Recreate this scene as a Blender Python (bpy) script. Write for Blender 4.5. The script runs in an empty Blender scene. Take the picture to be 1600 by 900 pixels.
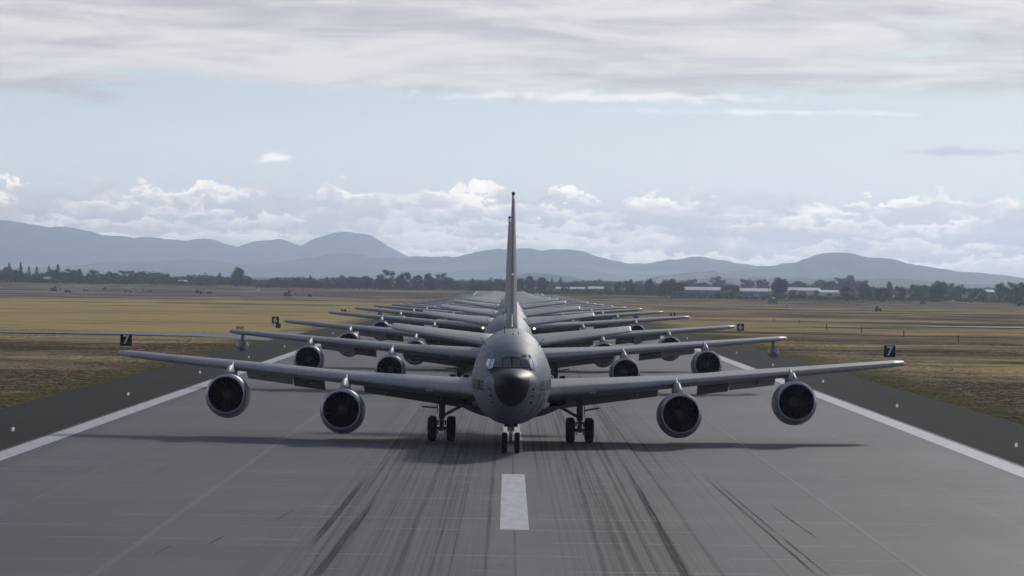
import bpy, bmesh, math, random
from math import sin, cos, pi, radians, sqrt, atan2
from mathutils import Vector, Matrix
random.seed(7)
S = bpy.context.scene
COL = S.collection

# ------------------------------------------------------------------ camera
F = 6500.0                       # focal length in pixels of the 1600 px wide photograph
CAM = Vector((-0.28, 0.0, 7.96))
ROLL = radians(0.75)
cd = bpy.data.cameras.new('camera'); cam = bpy.data.objects.new('camera', cd); COL.objects.link(cam)
S.camera = cam
cd.sensor_width = 36; cd.lens = F / 1600 * 36
cd.clip_start = 1; cd.clip_end = 80000
fw = Vector((5 / F, 1, -16 / F)).normalized()
r0 = fw.cross(Vector((0, 0, 1))).normalized(); u0 = r0.cross(fw)
rr = r0 * cos(ROLL) + u0 * sin(ROLL); uu = rr.cross(fw)
cam.matrix_world = Matrix(((rr.x, uu.x, -fw.x, CAM.x), (rr.y, uu.y, -fw.y, CAM.y), (rr.z, uu.z, -fw.z, CAM.z), (0, 0, 0, 1)))

# ------------------------------------------------------------------ world, sun, exposure
HAZE = 6.0e-5
SUN_EL, SUN_AZ = radians(22), radians(17)      # azimuth to the right of the runway direction
S.view_settings.view_transform = 'Standard'; S.view_settings.look = 'None'
S.view_settings.gamma = 1; S.view_settings.exposure = 0.06
sd = bpy.data.lights.new('sun', 'SUN'); so = bpy.data.objects.new('sun', sd); COL.objects.link(so)
sd.energy = 1.35; sd.angle = radians(5.0); sd.color = (1, .96, .90)
sv = Vector((sin(SUN_AZ) * cos(SUN_EL), cos(SUN_AZ) * cos(SUN_EL), sin(SUN_EL)))
so.rotation_euler = (-sv).to_track_quat('-Z', 'Y').to_euler()
W = bpy.data.worlds.new('World'); S.world = W; W.use_nodes = True

class NT:
    """small helper for node trees"""
    def __init__(s, tree): s.t = tree; tree.nodes.clear()
    def n(s, kind, **kw):
        x = s.t.nodes.new(kind)
        for k, v in kw.items(): setattr(x, k, v)
        return x
    def link(s, a, b): s.t.links.new(a, b)
    def val(s, sock, v):
        if isinstance(v, bpy.types.NodeSocket): s.link(v, sock)
        else: sock.default_value = v
    def m(s, op, a, b=None, c=None, clamp=False):
        x = s.n('ShaderNodeMath', operation=op); x.use_clamp = clamp
        s.val(x.inputs[0], a)
        if b is not None: s.val(x.inputs[1], b)
        if c is not None: s.val(x.inputs[2], c)
        return x.outputs[0]
    def mix(s, f, a, b):
        x = s.n('ShaderNodeMix', data_type='RGBA')
        s.val(x.inputs['Factor'], f)
        for nm, v in (('A', a), ('B', b)):
            sk = [i for i in x.inputs if i.name == nm and i.type == 'RGBA'][0]
            s.val(sk, v if isinstance(v, bpy.types.NodeSocket) else (tuple(v) + (1,))[:4])
        return [o for o in x.outputs if o.type == 'RGBA'][0]
    def vec(s, x, y, z=0.0):
        v = s.n('ShaderNodeCombineXYZ')
        for i, q in enumerate((x, y, z)): s.val(v.inputs[i], q)
        return v.outputs[0]
    def noise(s, v, scale=1.0, detail=4.0, rough=.55, dist=0.0):
        x = s.n('ShaderNodeTexNoise'); s.link(v, x.inputs['Vector'])
        x.inputs['Scale'].default_value = scale; x.inputs['Detail'].default_value = detail
        x.inputs['Roughness'].default_value = rough; x.inputs['Distortion'].default_value = dist
        return x.outputs['Fac']
    def step(s, v, a, b):           # smoothstep from a to b
        x = s.n('ShaderNodeMapRange', interpolation_type='SMOOTHSTEP')
        s.val(x.inputs[0], v); s.val(x.inputs[1], a); s.val(x.inputs[2], b)
        return x.outputs[0]
    def sep(s, v):
        x = s.n('ShaderNodeSeparateXYZ'); s.link(v, x.inputs[0]); return x.outputs

def build_world():
    T = NT(W.node_tree)
    sky = T.n('ShaderNodeTexSky', sky_type='NISHITA'); sky.sun_disc = False
    sky.sun_elevation = SUN_EL; sky.sun_rotation = SUN_AZ
    sky.air_density = 1.0; sky.dust_density = 0.6; sky.ozone_density = 2.0; sky.altitude = 700
    tc = T.n('ShaderNodeTexCoord'); x, y, z = T.sep(tc.outputs['Generated'])
    az = T.m('ARCTAN2', x, y); el = T.m('ARCSINE', z)
    u = T.m('MULTIPLY', az, 57.2958); v = T.m('MULTIPLY', el, 57.2958)     # degrees
    # cumulus bank low over the hills: rows of clouds, bright heads and flat grey bases
    rows = []
    for k, (t_, amp, sx, sy, sd_, gate) in enumerate(((1.20, .62, 1.05, 1.5, 1.3, .42), (1.02, .50, .9, 1.7, 5.1, .40), (.80, .48, 1.2, 2.2, 9.7, .36), (.60, .40, 1.0, 2.4, 14.2, .33), (.36, .34, 1.4, 3.0, 19.9, .30))):
        n = T.noise(T.vec(T.m('MULTIPLY', u, sx), T.m('MULTIPLY', v, sy), sd_), 1.7, 9, .66)
        lo_ = T.noise(T.vec(T.m('MULTIPLY', u, .35), 0.0, sd_+3), 1.0, 2, .5)
        f_ = T.m('SUBTRACT', T.m('ADD', t_, T.m('ADD', T.m('MULTIPLY', T.m('SUBTRACT', n, .5), amp*2.0), T.m('MULTIPLY', T.m('SUBTRACT', lo_, .5), .35))), v)
        msk = T.m('MULTIPLY', T.step(f_, 0.0, .065), .95)
        pn = T.noise(T.vec(T.m('MULTIPLY', u, .8), T.m('MULTIPLY', v, 1.8), sd_+7), 1.3, 4, .55)
        head = T.m('MULTIPLY', T.step(f_, .26, .03), T.step(pn, gate, gate+.22))
        br = T.m('ADD', T.m('MULTIPLY', head, .95), T.m('MULTIPLY', T.m('SUBTRACT', n, .42), .75), clamp=True)
        rows.append((msk, T.mix(br, (.77, .72, .73), (1.72, 1.58, 1.40))))
    # stratocumulus sheets above
    ps = T.vec(T.m('MULTIPLY', u, .30), T.m('MULTIPLY', v, 1.9), 0.4)
    n2 = T.noise(ps, .95, 7, .58, .5)
    wob = T.m('MULTIPLY', T.m('SUBTRACT', T.noise(T.vec(T.m('MULTIPLY', u, .12), T.m('MULTIPLY', v, .5), 5.5), 1.0, 3, .5), .5), .9)
    vv = T.m('ADD', v, wob)
    cov = T.step(vv, 1.95, 2.95)
    st = T.step(T.m('ADD', n2, T.m('MULTIPLY', T.m('SUBTRACT', cov, .5), .52)), .50, .70)
    st = T.m('MULTIPLY', st, T.step(cov, 0.0, .12))
    hi = T.step(v, 8.0, 20.0)                       # broken cover over the rest of the dome
    st = T.m('MULTIPLY', st, T.m('SUBTRACT', 1.0, T.m('MULTIPLY', hi, .3)))
    n3 = T.noise(T.vec(T.m('MULTIPLY', u, .33), T.m('MULTIPLY', v, 2.6), 7.7), 1.0, 6, .6, .4)
    s2 = T.step(n3, .36, .66)
    stcol = T.mix(s2, (.54, .53, .56), (.80, .78, .76))
    # thin dark lens clouds on the right and a small lone puff
    def puff(cu_, cv_, su, sv_, seed, amt, lo=.35, hi_=.75):
        du = T.m('DIVIDE', T.m('SUBTRACT', u, cu_), su); dv = T.m('DIVIDE', T.m('SUBTRACT', v, cv_), sv_)
        d = T.m('SQRT', T.m('ADD', T.m('MULTIPLY', du, du), T.m('MULTIPLY', dv, dv)))
        nn = T.noise(T.vec(T.m('MULTIPLY', u, 1.0), T.m('MULTIPLY', v, 3.0), seed), 2.6, 7, .62)
        e = T.m('SUBTRACT', T.m('ADD', 1.0, T.m('MULTIPLY', T.m('SUBTRACT', nn, .5), 2.6)), d)
        return T.m('MULTIPLY', T.step(e, 0.0, .95), amt)
    gl = T.m('MULTIPLY', T.step(v, 4.0, 0.0), .55)
    base = T.mix(T.m('MULTIPLY', T.step(v, 14.0, 0.0), .9), T.mix(0.0, (0, 0, 0), (0, 0, 0)), (0, 0, 0))
    skyc = T.n('ShaderNodeVectorMath', operation='SCALE'); T.link(sky.outputs[0], skyc.inputs[0]); skyc.inputs[3].default_value = SKYK
    # the air near the horizon is washed out: pull the clear sky towards pale blue there
    clear = T.mix(T.m('MULTIPLY', T.step(v, 9.0, 1.0), .85), skyc.outputs[0], T.mix(T.step(v, .8, 3.2), (.78, .85, .91), (.41, .54, .69)))
    c = T.mix(st, clear, stcol)
    c = T.mix(puff(-3.25, 1.60, .30, .085, 2.2, .9), c, (1.3, 1.27, 1.24))
    c = T.mix(puff(-5.3, 1.58, .42, .06, 6.2, .5), c, (.75, .78, .84))
    c = T.mix(puff(6.2, 1.80, 1.15, .085, 8.2, .95), c, (.62, .62, .68))
    c = T.mix(puff(3.6, 2.32, 2.7, .06, 12.2, .8), c, (1.0, 1.0, 1.0))
    c = T.mix(puff(1.2, 2.50, 3.4, .10, 11.2, .85), c, (1.02, 1.01, 1.0))
    for msk, colr in rows: c = T.mix(msk, c, colr)
    # the sky is brightest low down on the sun's side, and dimmer, bluer overhead and behind the camera
    side = T.m('MULTIPLY', T.m('ADD', T.m('COSINE', T.m('SUBTRACT', az, SUN_AZ)), 1.0), .5)
    kk = T.m('ADD', .50, T.m('MULTIPLY', side, .53))
    up = T.step(v, 5.0, 32.0)
    kk = T.m('MULTIPLY', kk, T.m('SUBTRACT', 1.0, T.m('MULTIPLY', up, .52)))
    dim = T.n('ShaderNodeVectorMath', operation='MULTIPLY'); T.link(c, dim.inputs[0])
    T.link(T.mix(T.m('MAXIMUM', up, T.m('SUBTRACT', 1.0, side)), (1, 1, 1), (.80, .92, 1.14)), dim.inputs[1])
    sc_ = T.n('ShaderNodeVectorMath', operation='SCALE'); T.link(dim.outputs[0], sc_.inputs[0]); T.link(kk, sc_.inputs[3]); c = sc_.outputs[0]
    bg = T.n('ShaderNodeBackground'); T.link(c, bg.inputs[0]); bg.inputs[1].default_value = 1.0
    # the whole sky goes through one Background; SKYK carries the 0.05-0.15 strength of the sky texture
    out = T.n('ShaderNodeOutputWorld'); T.link(bg.outputs[0], out.inputs[0])
SKYK = .085
build_world()
S.cycles.use_denoising = True
S.cycles.max_bounces = 5; S.cycles.diffuse_bounces = 2; S.cycles.glossy_bounces = 3
S.cycles.transparent_max_bounces = 8; S.cycles.volume_bounces = 1
S.cycles.sample_clamp_indirect = 4

# ------------------------------------------------------------------ helpers
def yh(px): return 434 + (px - 795) * math.tan(ROLL)
def pchip(xs, ys):
    n = len(xs); h = [xs[i+1]-xs[i] for i in range(n-1)]; d = [(ys[i+1]-ys[i])/h[i] for i in range(n-1)]
    m = [0]*n; m[0] = d[0]; m[-1] = d[-1]
    for i in range(1, n-1):
        m[i] = 0 if d[i-1]*d[i] <= 0 else 2*d[i-1]*d[i]/(d[i-1]+d[i])
    def f(x):
        if x <= xs[0]: return ys[0]
        if x >= xs[-1]: return ys[-1]
        i = 0
        while xs[i+1] < x: i += 1
        t = (x-xs[i])/h[i]
        return ((2*t**3-3*t*t+1)*ys[i] + (t**3-2*t*t+t)*h[i]*m[i] + (-2*t**3+3*t*t)*ys[i+1] + (t**3-t*t)*h[i]*m[i+1])
    return f
_zg = pchip([-1000, 440, 520, 620, 706, 790, 1100, 1800, 2100, 2500, 3000, 3500, 40000], [0, 0, -.08, -.35, -.72, -1.1, -2.0, -3.2, -3.5, -3.0, -1.3, 0, 0])
def zg(y): return _zg(y)
def ground_at(px, py):
    """point of the ground seen at a pixel of the 1600x900 photograph (used once, to survey positions)"""
    k = (py - yh(px)) / F
    Y = 150.0
    while Y < 9000 and (CAM.z - zg(Y)) / Y > k: Y += 1.0
    return Vector((CAM.x + (px - 795 + (py-434)*math.sin(ROLL)) / F * Y, Y, zg(Y)))
def at_dist(px, Y, py=434): return CAM.x + (px - 795 + (py-434)*math.sin(ROLL)) / F * Y
def height_at(px, py, Y): return CAM.z + (yh(px) - py) / F * Y

def tag(o, label=None, cat=None, group=None, kind=None):
    if label: o['label'] = label
    if cat: o['category'] = cat
    if group: o['group'] = group
    if kind: o['kind'] = kind
    return o
def empty(name, loc=(0, 0, 0), rz=0.0):
    o = bpy.data.objects.new(name, None); COL.objects.link(o); o.location = loc; o.rotation_euler = (0, 0, rz)
    o.empty_display_size = .5
    return o
class MB:
    """collects shapes, links them as ONE mesh object"""
    def __init__(s): s.v = []; s.f = []; s.mi = []; s.m = 0; s.sm = []
    def add(s, vs, fs, smooth=True):
        b = len(s.v); s.v += [tuple(p) for p in vs]
        for f in fs: s.f.append([b+i for i in f]); s.mi.append(s.m); s.sm.append(smooth)
    def box(s, c, d, rot=None):
        x, y, z = [q/2 for q in d]
        vs = [Vector((a*x, b*y, e*z)) for a in (-1, 1) for b in (-1, 1) for e in (-1, 1)]
        if rot is not None: vs = [rot @ p for p in vs]
        s.add([p+Vector(c) for p in vs], [(0,1,3,2),(4,6,7,5),(0,4,5,1),(2,3,7,6),(0,2,6,4),(1,5,7,3)], False)
    def rings(s, rs, close=True, cap0=True, cap1=True, smooth=True):
        n = len(rs[0]); vs = [p for r in rs for p in r]; fs = []
        for i in range(len(rs)-1):
            for j in range(n if close else n-1):
                k = (j+1) % n
                fs.append((i*n+j, i*n+k, (i+1)*n+k, (i+1)*n+j))
        b = len(s.v); s.add(vs, fs, smooth)
        if cap0: s.f.append([b+j for j in range(n)][::-1]); s.mi.append(s.m); s.sm.append(False)
        if cap1: s.f.append([b+(len(rs)-1)*n+j for j in range(n)]); s.mi.append(s.m); s.sm.append(False)
    def tube(s, a, b, r0, r1=None, n=12):
        a, b = Vector(a), Vector(b); r1 = r0 if r1 is None else r1
        d = (b-a).normalized(); q = d.orthogonal().normalized(); w = d.cross(q)
        s.rings([[p + (q*cos(2*pi*j/n) + w*sin(2*pi*j/n))*r for j in range(n)] for p, r in ((a, r0), (b, r1))])
    def lathe(s, prof, c, axis='y', n=40, sz=1.0, dz=None, cap=False):
        """prof: (along, radius); turns about an axis through c"""
        rs = []
        for k, (t, r) in enumerate(prof):
            row = []
            for j in range(n):
                a = 2*pi*j/n; p = r*cos(a); q = r*sin(a)*sz - (dz[k] if dz else 0)
                row.append(Vector(c) + (Vector((p, t, q)) if axis == 'y' else Vector((t, p, q)) if axis == 'x' else Vector((p, q, t))))
            rs.append(row)
        s.rings(rs, True, cap, cap)
    def build(s, name, mats, parent=None):
        me = bpy.data.meshes.new(name); me.from_pydata(s.v, [], s.f)
        if not isinstance(mats, (list, tuple)): mats = [mats]
        for m in mats: me.materials.append(m)
        me.polygons.foreach_set('material_index', s.mi); me.polygons.foreach_set('use_smooth', s.sm)
        me.update()
        o = bpy.data.objects.new(name, me); COL.objects.link(o)
        if parent is not None: o.parent = parent
        return o
def fix_normals(o):
    bm = bmesh.new(); bm.from_mesh(o.data); bmesh.ops.recalc_face_normals(bm, faces=bm.faces); bm.to_mesh(o.data); bm.free()
    return o
def copy_tree(o, parent=None):
    c = o.copy(); COL.objects.link(c); c.parent = parent
    for ch in [q for q in ALLKIDS.get(o.name, [])] if False else list(o.children): copy_tree(ch, c)
    return c

def mat(name, col, rough=.6, metal=0.0, fn=None, emit=None, spec=None, coat=0.0):
    m = bpy.data.materials.new(name); m.use_nodes = True; T = NT(m.node_tree)
    p = T.n('ShaderNodeBsdfPrincipled'); out = T.n('ShaderNodeOutputMaterial'); T.link(p.outputs[0], out.inputs[0])
    p.inputs['Base Color'].default_value = (*col, 1); p.inputs['Roughness'].default_value = rough; p.inputs['Metallic'].default_value = metal
    if spec is not None: p.inputs['Specular IOR Level'].default_value = spec
    if coat: p.inputs['Coat Weight'].default_value = coat; p.inputs['Coat Roughness'].default_value = .12
    if emit: p.inputs['Emission Color'].default_value = (*emit[0], 1); p.inputs['Emission Strength'].default_value = emit[1]
    if fn: fn(T, p, out)
    return m
def pos(T): return T.n('ShaderNodeNewGeometry').outputs['Position']
def bump(T, p, h, strength=.3, dist=.05):
    b = T.n('ShaderNodeBump'); b.inputs['Strength'].default_value = strength; b.inputs['Distance'].default_value = dist
    T.link(h, b.inputs['Height']); T.link(b.outputs[0], p.inputs['Normal'])

# ------------------------------------------------------------------ materials
def paint_fn(c0, c1, rough=.42, seams=0):
    def fn(T, p, out):
        o = T.n('ShaderNodeTexCoord').outputs['Object']
        a = T.noise(o, .9, 5, .6); x, y, z = T.sep(o)
        s = T.noise(T.vec(T.m('MULTIPLY', x, 3.0), T.m('MULTIPLY', y, .35), T.m('MULTIPLY', z, 3.0)), 2.0, 4, .6)
        f = T.step(T.m('ADD', T.m('MULTIPLY', a, .5), T.m('MULTIPLY', s, .5)), .3, .7)
        c = T.mix(f, c0, c1)
        # panel joints run round the structure every 1.3 m
        fr = T.m('FRACT', T.m('MULTIPLY', y, .77)); ln = T.m('LESS_THAN', T.m('ABSOLUTE', T.m('SUBTRACT', fr, .5)), .008)
        c = T.mix(T.m('MULTIPLY', ln, .45), c, (.05, .05, .06))
        if seams == 1:
            th = T.m('MULTIPLY', T.m('ARCTAN2', x, T.m('SUBTRACT', z, 3.1)), 2.23)
            ln = T.m('LESS_THAN', T.m('ABSOLUTE', T.m('SUBTRACT', T.m('FRACT', th), .5)), .014)
            c = T.mix(T.m('MULTIPLY', ln, .35), c, (.06, .06, .07))
            # run-off streaks trailing aft and down the skin
            st = T.noise(T.vec(T.m('MULTIPLY', th, 6.0), T.m('MULTIPLY', y, .5), T.m('MULTIPLY', z, .4)), 1.0, 4, .7)
            c = T.mix(T.m('MULTIPLY', T.step(st, .56, .72), .45), c, (.085, .088, .095))
        if seams == 2:
            ln = T.m('LESS_THAN', T.m('ABSOLUTE', T.m('SUBTRACT', T.m('FRACT', T.m('MULTIPLY', x, .62)), .5)), .010)
            c = T.mix(T.m('MULTIPLY', ln, .22), c, (.07, .07, .08))
            pt = T.n('ShaderNodeTexWhiteNoise', noise_dimensions='1D'); T.link(T.m('FLOOR', T.m('ADD', T.m('MULTIPLY', x, .62), .5)), pt.inputs['W'])
            c = T.mix(T.m('MULTIPLY', pt.outputs[0], .22), c, (.16, .165, .19))
        rv = T.n('ShaderNodeObjectInfo').outputs['Random']
        hs = T.n('ShaderNodeHueSaturation'); T.link(c, hs.inputs['Color']); T.link(T.m('ADD', .90, T.m('MULTIPLY', rv, .18)), hs.inputs['Value']); c = hs.outputs[0]
        T.link(c, p.inputs['Base Color'])
        T.link(T.m('ADD', rough-.08, T.m('MULTIPLY', a, .2)), p.inputs['Roughness'])
    return fn
M = {}
M['paint'] = mat('grey_paint', (.2, .21, .24), .4, fn=paint_fn((.15, .172, .225), (.235, .258, .312), .60, 1))
M['wingpaint'] = mat('wing_grey_paint', (.2, .21, .24), .4, fn=paint_fn((.34, .355, .40), (.46, .47, .505), .54, 2))
M['flap'] = mat('shaded_flap_paint', (.08, .08, .085), .6, fn=paint_fn((.055, .055, .060), (.105, .105, .112), .55))  # shade beneath the wing painted in as a darker flap colour
M['cowl'] = mat('cowl_grey_paint', (.17, .18, .2), .4, fn=paint_fn((.24, .255, .30), (.34, .355, .395), .42))
M['black'] = mat('radome_black', (.012, .012, .013), .52, spec=.22)
M['glass'] = mat('cockpit_glass', (.012, .014, .018), .06, spec=.9)
M['sideglass'] = mat('coated_side_glass', (.62, .66, .72), .12, .85)
M['lip'] = mat('bare_metal_lip', (.48, .50, .56), .36, 1.0)
M['duct'] = mat('inlet_duct', (.03, .031, .035), .6, spec=.2)
M['fan'] = mat('fan_blades', (.012, .012, .015), .6, spec=.15)
M['text'] = mat('dark_lettering', (.022, .023, .026), .7, spec=.2)
M['rubber'] = mat('tyre_rubber', (.012, .012, .013), .85, spec=.2)
M['hub'] = mat('wheel_hub', (.30, .31, .33), .45, .3)
M['strut'] = mat('gear_strut_grey', (.17, .18, .20), .4, .2)
M['chrome'] = mat('oleo_chrome', (.6, .6, .62), .2, 1.0)
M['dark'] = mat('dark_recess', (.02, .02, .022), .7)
M['spinner'] = mat('spinner_grey', (.10, .10, .11), .4)
M['hot'] = mat('exhaust_metal', (.14, .12, .11), .45, .8)
M['lamp'] = mat('landing_lamp', (1, .9, .6), .3, emit=((1, .78, .38), 7))
M['lampglass'] = mat('lamp_glass', (.4, .42, .45), .1, .3)
M['white'] = mat('white_paint', (.72, .73, .75), .55)
M['red'] = mat('red_paint', (.42, .07, .05), .55)
M['signblack'] = mat('sign_black', (.008, .008, .010), .8, spec=.1)
M['signyellow'] = mat('sign_yellow', (.62, .47, .02), .5)
M['beige'] = mat('beige_wall', (.42, .38, .31), .8)
M['bldgrey'] = mat('grey_metal_wall', (.20, .22, .25), .7)
M['roof'] = mat('pale_metal_roof', (.72, .74, .77), .4)
M['blue'] = mat('pale_blue_paint', (.30, .38, .48), .4)
M['vdark'] = mat('dark_machine_paint', (.035, .035, .045), .5)
M['tyrewheel'] = M['rubber']

# ------------------------------------------------------------------ the ground
def ground_fn(T, p, out):
    P = pos(T); x, y, z = T.sep(P)
    fine = T.noise(P, .55, 6, .7); mid = T.noise(P, .05, 5, .6); big = T.noise(P, .0075, 4, .55)
    strip = T.noise(T.vec(T.m('MULTIPLY', x, .0075), T.m('ADD', T.m('MULTIPLY', y, .0075), T.m('MULTIPLY', x, .002)), 4.4), 1.0, 6, .62, 1.2)   # mown swathes
    f = T.m('ADD', T.m('ADD', T.m('MULTIPLY', mid, .85), -.2), T.m('ADD', T.m('MULTIPLY', big, .5), T.m('MULTIPLY', strip, .95)))
    f = T.m('ADD', T.m('MULTIPLY', T.m('SUBTRACT', f, .95), 3.3), .44)
    left = T.step(x, 15.0, -15.0)
    # near the runway it is brown, the infield past the taxiway is golden, more so on the left
    yn = T.m('ADD', y, T.m('MULTIPLY', T.m('SUBTRACT', big, .5), 420.0))
    gl = T.m('MULTIPLY', T.step(yn, 560.0, 640.0), T.step(yn, 2100.0, 1500.0))
    f = T.m('ADD', f, T.m('MULTIPLY', gl, T.m('ADD', T.m('MULTIPLY', left, .50), .0)))
    f = T.m('SUBTRACT', f, T.m('MULTIPLY', T.step(yn, 1900.0, 2600.0), .35))
    f = T.m('ADD', f, T.m('MULTIPLY', T.m('SUBTRACT', fine, .5), 1.5), clamp=True)
    c = T.mix(T.step(f, .0, .55), (.135, .102, .074), (.42, .31, .185))
    c = T.mix(T.step(f, .45, 1.0), c, (.66, .49, .22))
    rd = T.step(T.noise(T.vec(T.m('MULTIPLY', x, .004), T.m('MULTIPLY', y, .006), 11.0), 1.0, 4, .6), .52, .66)
    c = T.mix(T.m('MULTIPLY', rd, T.m('MULTIPLY', T.m('SUBTRACT', 1.0, left), .45)), c, (.17, .115, .085))
    # green strip fed by the run-off at the shoulder edge
    ax = T.m('ABSOLUTE', T.m('ADD', x, .1))
    g = T.step(T.m('ADD', ax, T.m('MULTIPLY', T.m('SUBTRACT', T.noise(P, .16, 5, .7), .5), 9.0)), 36.0, 30.5)
    g = T.m('MULTIPLY', g, T.step(fine, .25, .6))
    c = T.mix(T.m('MULTIPLY', g, .9), c, (.155, .155, .060))
    gp = T.step(T.noise(P, .012, 4, .6), .60, .70)
    c = T.mix(T.m('MULTIPLY', gp, .35), c, (.10, .105, .035))
    # bare reddish earthworks far left
    dm = T.m('MULTIPLY', T.m('MULTIPLY', T.step(y, 2050.0, 2250.0), T.step(y, 3050.0, 2950.0)), T.step(x, -80.0, -170.0))
    dn = T.noise(T.vec(T.m('MULTIPLY', x, .012), T.m('MULTIPLY', y, .004), 2.0), 1.0, 4, .6)
    c = T.mix(T.m('MULTIPLY', dm, .85), c, T.mix(T.step(dn, .4, .6), (.20, .125, .095), (.32, .27, .25)))
    far = T.step(y, 3000.0, 3400.0)
    c = T.mix(T.m('MULTIPLY', far, .6), c, T.mix(T.step(mid, .4, .6), (.11, .10, .07), (.18, .15, .10)))
    T.link(c, p.inputs['Base Color'])
    bump(T, p, fine, .2, .1)
M['ground'] = mat('dry_grass_ground', (.1, .08, .05), .95, fn=ground_fn, spec=0.0)

ys = [-340, -100, 0] + list(range(50, 1100, 25)) + list(range(1100, 3200, 50)) + [3400, 3800, 4500, 6000, 8000, 12000, 18000, 26000]
xs = [-10900, -6000, -3000, -1500, -800, -400, -200, -100, -60, -40, -31, 31, 40, 60, 100, 200, 400, 800, 1500, 3000, 6000, 10900]
def sheet(name, xs, ys, dz, m, kind='structure', side=None, yshape=None):
    b = MB(); vs = []; fs = []
    for Y in ys:
        for X in xs:
            d = 0
            if name == 'ground': d = -.03 - min(1, max(0, (abs(X)-31)/20))*.12
            vs.append((X, Y, zg(Y) + dz + d))
    n = len(xs)
    for i in range(len(ys)-1):
        for j in range(n-1): fs.append((i*n+j, i*n+j+1, (i+1)*n+j+1, (i+1)*n+j))
    b.add(vs, fs, True); o = b.build(name, m); tag(o, kind=kind); return o
sheet('ground', xs, ys, 0, M['ground'])

YR = [q for q in ys if q <= 2900]
def asphalt_fn(T, p, out):
    P = pos(T); x, y, z = T.sep(P)
    a = T.noise(P, 9.0, 3, .7); b = T.noise(T.vec(T.m('MULTIPLY', x, .6), T.m('MULTIPLY', y, .05), 0.0), 1.0, 5, .6)
    f = T.m('ADD', T.m('MULTIPLY', a, .4), T.m('MULTIPLY', b, .7), clamp=True)
    c = T.mix(f, (.018, .018, .018), (.040, .039, .039))
    lines = T.m('LESS_THAN', T.m('ABSOLUTE', T.m('SUBTRACT', T.m('FRACT', T.m('MULTIPLY', y, .031)), T.m('ADD', .5, T.m('MULTIPLY', T.m('SUBTRACT', b, .5), .2)))), .004)
    c = T.mix(T.m('MULTIPLY', lines, .6), c, (.02, .02, .02))
    T.link(c, p.inputs['Base Color']); bump(T, p, a, .3, .01)
M['asphalt'] = mat('shoulder_asphalt', (.05, .05, .052), .95, fn=asphalt_fn, spec=.05)

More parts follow.
